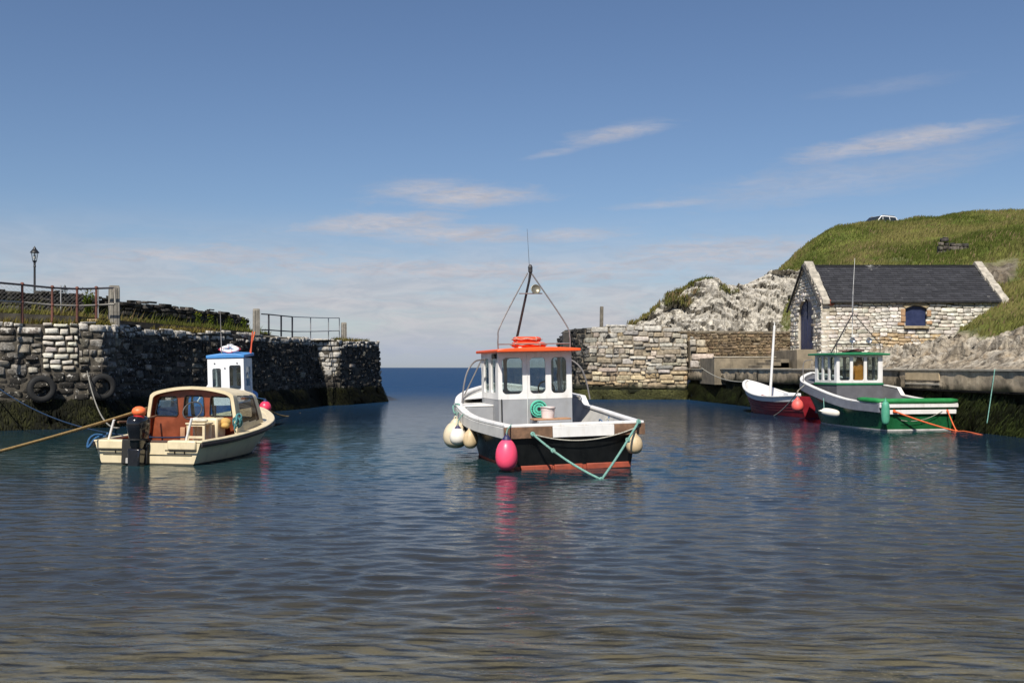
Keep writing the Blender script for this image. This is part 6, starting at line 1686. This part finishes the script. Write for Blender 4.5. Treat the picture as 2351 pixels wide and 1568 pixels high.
# ropes on the pier side
rope('mooring_rope', sag(P(-600, 1180, 11.5), cl2(-.97, 1.62, .95), .08), .027, tan_rope, 'thick tan rope from the shore to the cream boat wheelhouse')
rope('mooring_rope', sag(P(200, 852, 29.1), cl2(-.95, .6, .62), .45), .016, rope_mat('grey_rope', (.26, .25, .22)), 'pale slack rope hanging from the pier beside the tyre to the cream boat')
rope('mooring_rope', sag(P(-60, 846, 27.75), cl2(.72, .12, .50), .55), .016, rope_mat('navy_rope', (.010, .03, .07)), 'dark blue rope crossing low in front of the pier wall')
rope('slack_line', sag(P(205, 858, 29.0), P(234, 872, 29.2), .12), .014, rope_mat('dark_rope', (.05, .045, .04)), 'short dark line from the broken stone ledge to the tyre')
rope('hanging_rope', sag(P(2284, 848, 26.2), P(2266, 972, 25.9), .02) , .013, green_rope, 'thin green rope hanging down the weedy quay wall')
rope('hanging_rope', [P(585, 762, 38.6), P(578, 790, 38.4), P(573, 812, 38.2)], .02, orange_rope, 'short orange rope hanging from the square timber post')
# shrub and tall weeds on the pier
def weed_plant(name, x, y, z, h, n, seed, label, wide=.25, cat='plant'):
    rg = np.random.default_rng(seed); root = empty(name, (x, y, z), label=label, cat=cat)
    V, Fq, C = [], [], []; stm = MB()
    for k in range(n):
        a = rg.uniform(0, 6.28); tip = np.array([wide * math.cos(a) * rg.uniform(.2, 1), wide * math.sin(a) * rg.uniform(.2, 1), h * rg.uniform(.6, 1)])
        stm.tube([(0, 0, 0), tuple(tip * .5 + [0, 0, .05 * h]), tuple(tip)], [.012, .009, .004], 4)
        for j in range(26):
            c = tip * rg.uniform(.2, 1) + rg.normal(0, .045, 3) + [0, 0, .02]; l = rg.uniform(.03, .06); u_ = rg.normal(0, 1, 3); u_ /= np.linalg.norm(u_); w_ = np.cross(u_, rg.normal(0, 1, 3)); w_ /= np.linalg.norm(w_)
            o = len(V); V += [c - u_ * l, c + w_ * l * .5, c + u_ * l, c - w_ * l * .5]; Fq.append((o, o + 1, o + 2, o + 3)); C += [np.array([.06, .085, .012]) * rg.uniform(.6, 1.6) * (np.array([1.7, 1.2, .6]) if c[2] > .75 * h else 1)] * 4
    link_mesh('foliage', np_mesh('foliage', V, Fq, C), m_blade, root, 0)
    stm.build('stem', paint('plant_stem', (.06, .07, .02), .8), root)
p = P(203, 700, 33.0); weed_plant('shrub', p.x, p.y, 3.45, .95, 16, 3, 'yellow-green shrub growing in front of the dark parapet', .28, 'shrub')
for k, (u, d) in enumerate(((455, 38.0), (487, 39.5), (527, 41), (560, 42.6))):
    p = P(u, 730, d); weed_plant('tall_weed', p.x, p.y, 3.38, .58, 3, 20 + k, ['slender weed against the parapet, beside the pale wall end', 'bushier weed in the verge below the parapet', 'slender weed before the parapet near its low end', 'tall weed at the very end of the dark parapet'][k], .10, 'weed')
# concrete lump on the pier edge
blk = MB().box((0, 0, .07), (.34, .26, .15), taper=.94).build('loose_block', paint('tan_block', (.38, .28, .16), .9, (.2, .14, .08), .5, .15, False, .4), None, bevel=.02)
p = P(215, 733, 29.95); blk.location = (p.x, p.y, 3.06); tag(blk, 'tan loose stone block sitting on the pier edge', 'stone')
# dark ruined walling on the hill
def ruin(u, v, d, wd, h, label, seed, rz):
    p = P(u, v, d); root = empty('ruined_wall', (p.x, p.y, p.z), (0, 0, R(rz)), label, 'wall')
    pa = Path([(-wd / 2, 0), (wd / 2, 0)])
    V, Fq, C, rn, (sx_, sz_) = stones(pa, -.8, lambda q: h * (1 - .35 * np.asarray(q) / wd), (.42, .22), .12, .012, (5, 5), ((.10, .09, .075), (.15, .13, .11), (.06, .055, .05)), [.4, .25, .35], seed, .05, .09, .05, ragged=.15)
    link_mesh('wall_face', np_mesh('wall_face', V, Fq, C, {'lichen': rn * .2 - .2, 'pale': rn * 0 - .4}), m_pier, root, 60)
    MB().box((0, .2, h * .3 - .5), (wd * .98, .3, h * .9 + .6)).build('core', bpy.data.materials['tarred_board'], root)
q0 = P(2190, 580, 66); zq, _g = hill_at(np.array([q0.x]), np.array([q0.y]))
ruin(2190, 590, 63.5, 1.9, 1.25, 'dark ruined stone wall showing through the hill grass', 5, -6)
# white car on the hilltop
car = empty('parked_car', (0, 0, 0), label='white car parked on top of the grassy hill', cat='car')
pc = P(2018, 512, 92.5); car.location = (P(2016, 0, 97).x, 97, CH + (HOR - 496) / FPX * 97 - 1.76); car.rotation_euler = (0, 0, R(28))
cw_ = paint('white_car_paint', (.75, .75, .75), .25, (.3, .3, .28), .15, .02, False, .02, coat=.5)
prof = [(-2.2, .35), (-2.25, .8), (-2.15, 1.0), (-2.0, 1.05), (-1.75, 1.62), (-1.5, 1.72), (.1, 1.72), (.35, 1.66), (1.1, 1.06), (2.1, .92), (2.25, .7), (2.25, .35)]
b = MB(); hw_ = lambda z: .88 if z < 1.05 else .88 - (z - 1.05) * .25
vs = [(x, -hw_(z), z) for x, z in prof] + [(x, hw_(z), z) for x, z in prof]; n = len(prof)
b.add([(-x, y, z) for x, y, z in vs], [tuple(range(n)), tuple(range(2 * n - 1, n - 1, -1))] + [(i, (i + 1) % n, n + (i + 1) % n, n + i) for i in range(n)])
b.build('body', cw_, car, bevel=.05)
dg = paint('car_glass', (.02, .025, .03), .1, amt=0)
for sy in (-1, 1):
    for xs_ in ((-1.65, -.75, -.62, .25),):
        MB().add([(1.72, sy * .87, 1.12), (.75, sy * .87, 1.12), (.75, sy * .765, 1.60), (1.55, sy * .765, 1.60)], [(0, 1, 2, 3)]).build('side_window', dg, car)
        MB().add([(.65, sy * .87, 1.12), (-.25, sy * .87, 1.12), (-.15, sy * .765, 1.60), (.65, sy * .765, 1.60)], [(0, 1, 2, 3)]).build('side_window', dg, car)
        MB().add([(-.33, sy * .87, 1.12), (-.95, sy * .87, 1.12), (-.42, sy * .78, 1.56), (-.24, sy * .765, 1.60)], [(0, 1, 2, 3)]).build('side_window', dg, car)
MB().add([(-.42, -.70, 1.645), (-.42, .70, 1.645), (-1.06, .80, 1.115), (-1.06, -.80, 1.115)], [(0, 1, 2, 3)]).build('windscreen', dg, car)
MB().add([(1.80, -.70, 1.58), (1.80, .70, 1.58), (2.02, .80, 1.1), (2.02, -.80, 1.1)], [(0, 1, 2, 3)]).build('rear_window', dg, car)
for sx_ in (-1.35, 1.35):
    for sy in (-1, 1):
        wl = MB().lathe([(.12, -.1), (.30, -.1), (.33, -.07), (.33, .07), (.30, .1), (.12, .1)], 20, M=Matrix.Translation((sx_, sy * .80, .33)) @ Matrix.Rotation(R(90), 4, 'X')).build('wheel', rubber, car)
for sy in (-1, 1): MB().tube([(1.5, sy * .70, 1.75), (-.2, sy * .70, 1.75)], .025, 6).build('roof_rail', steel, car)
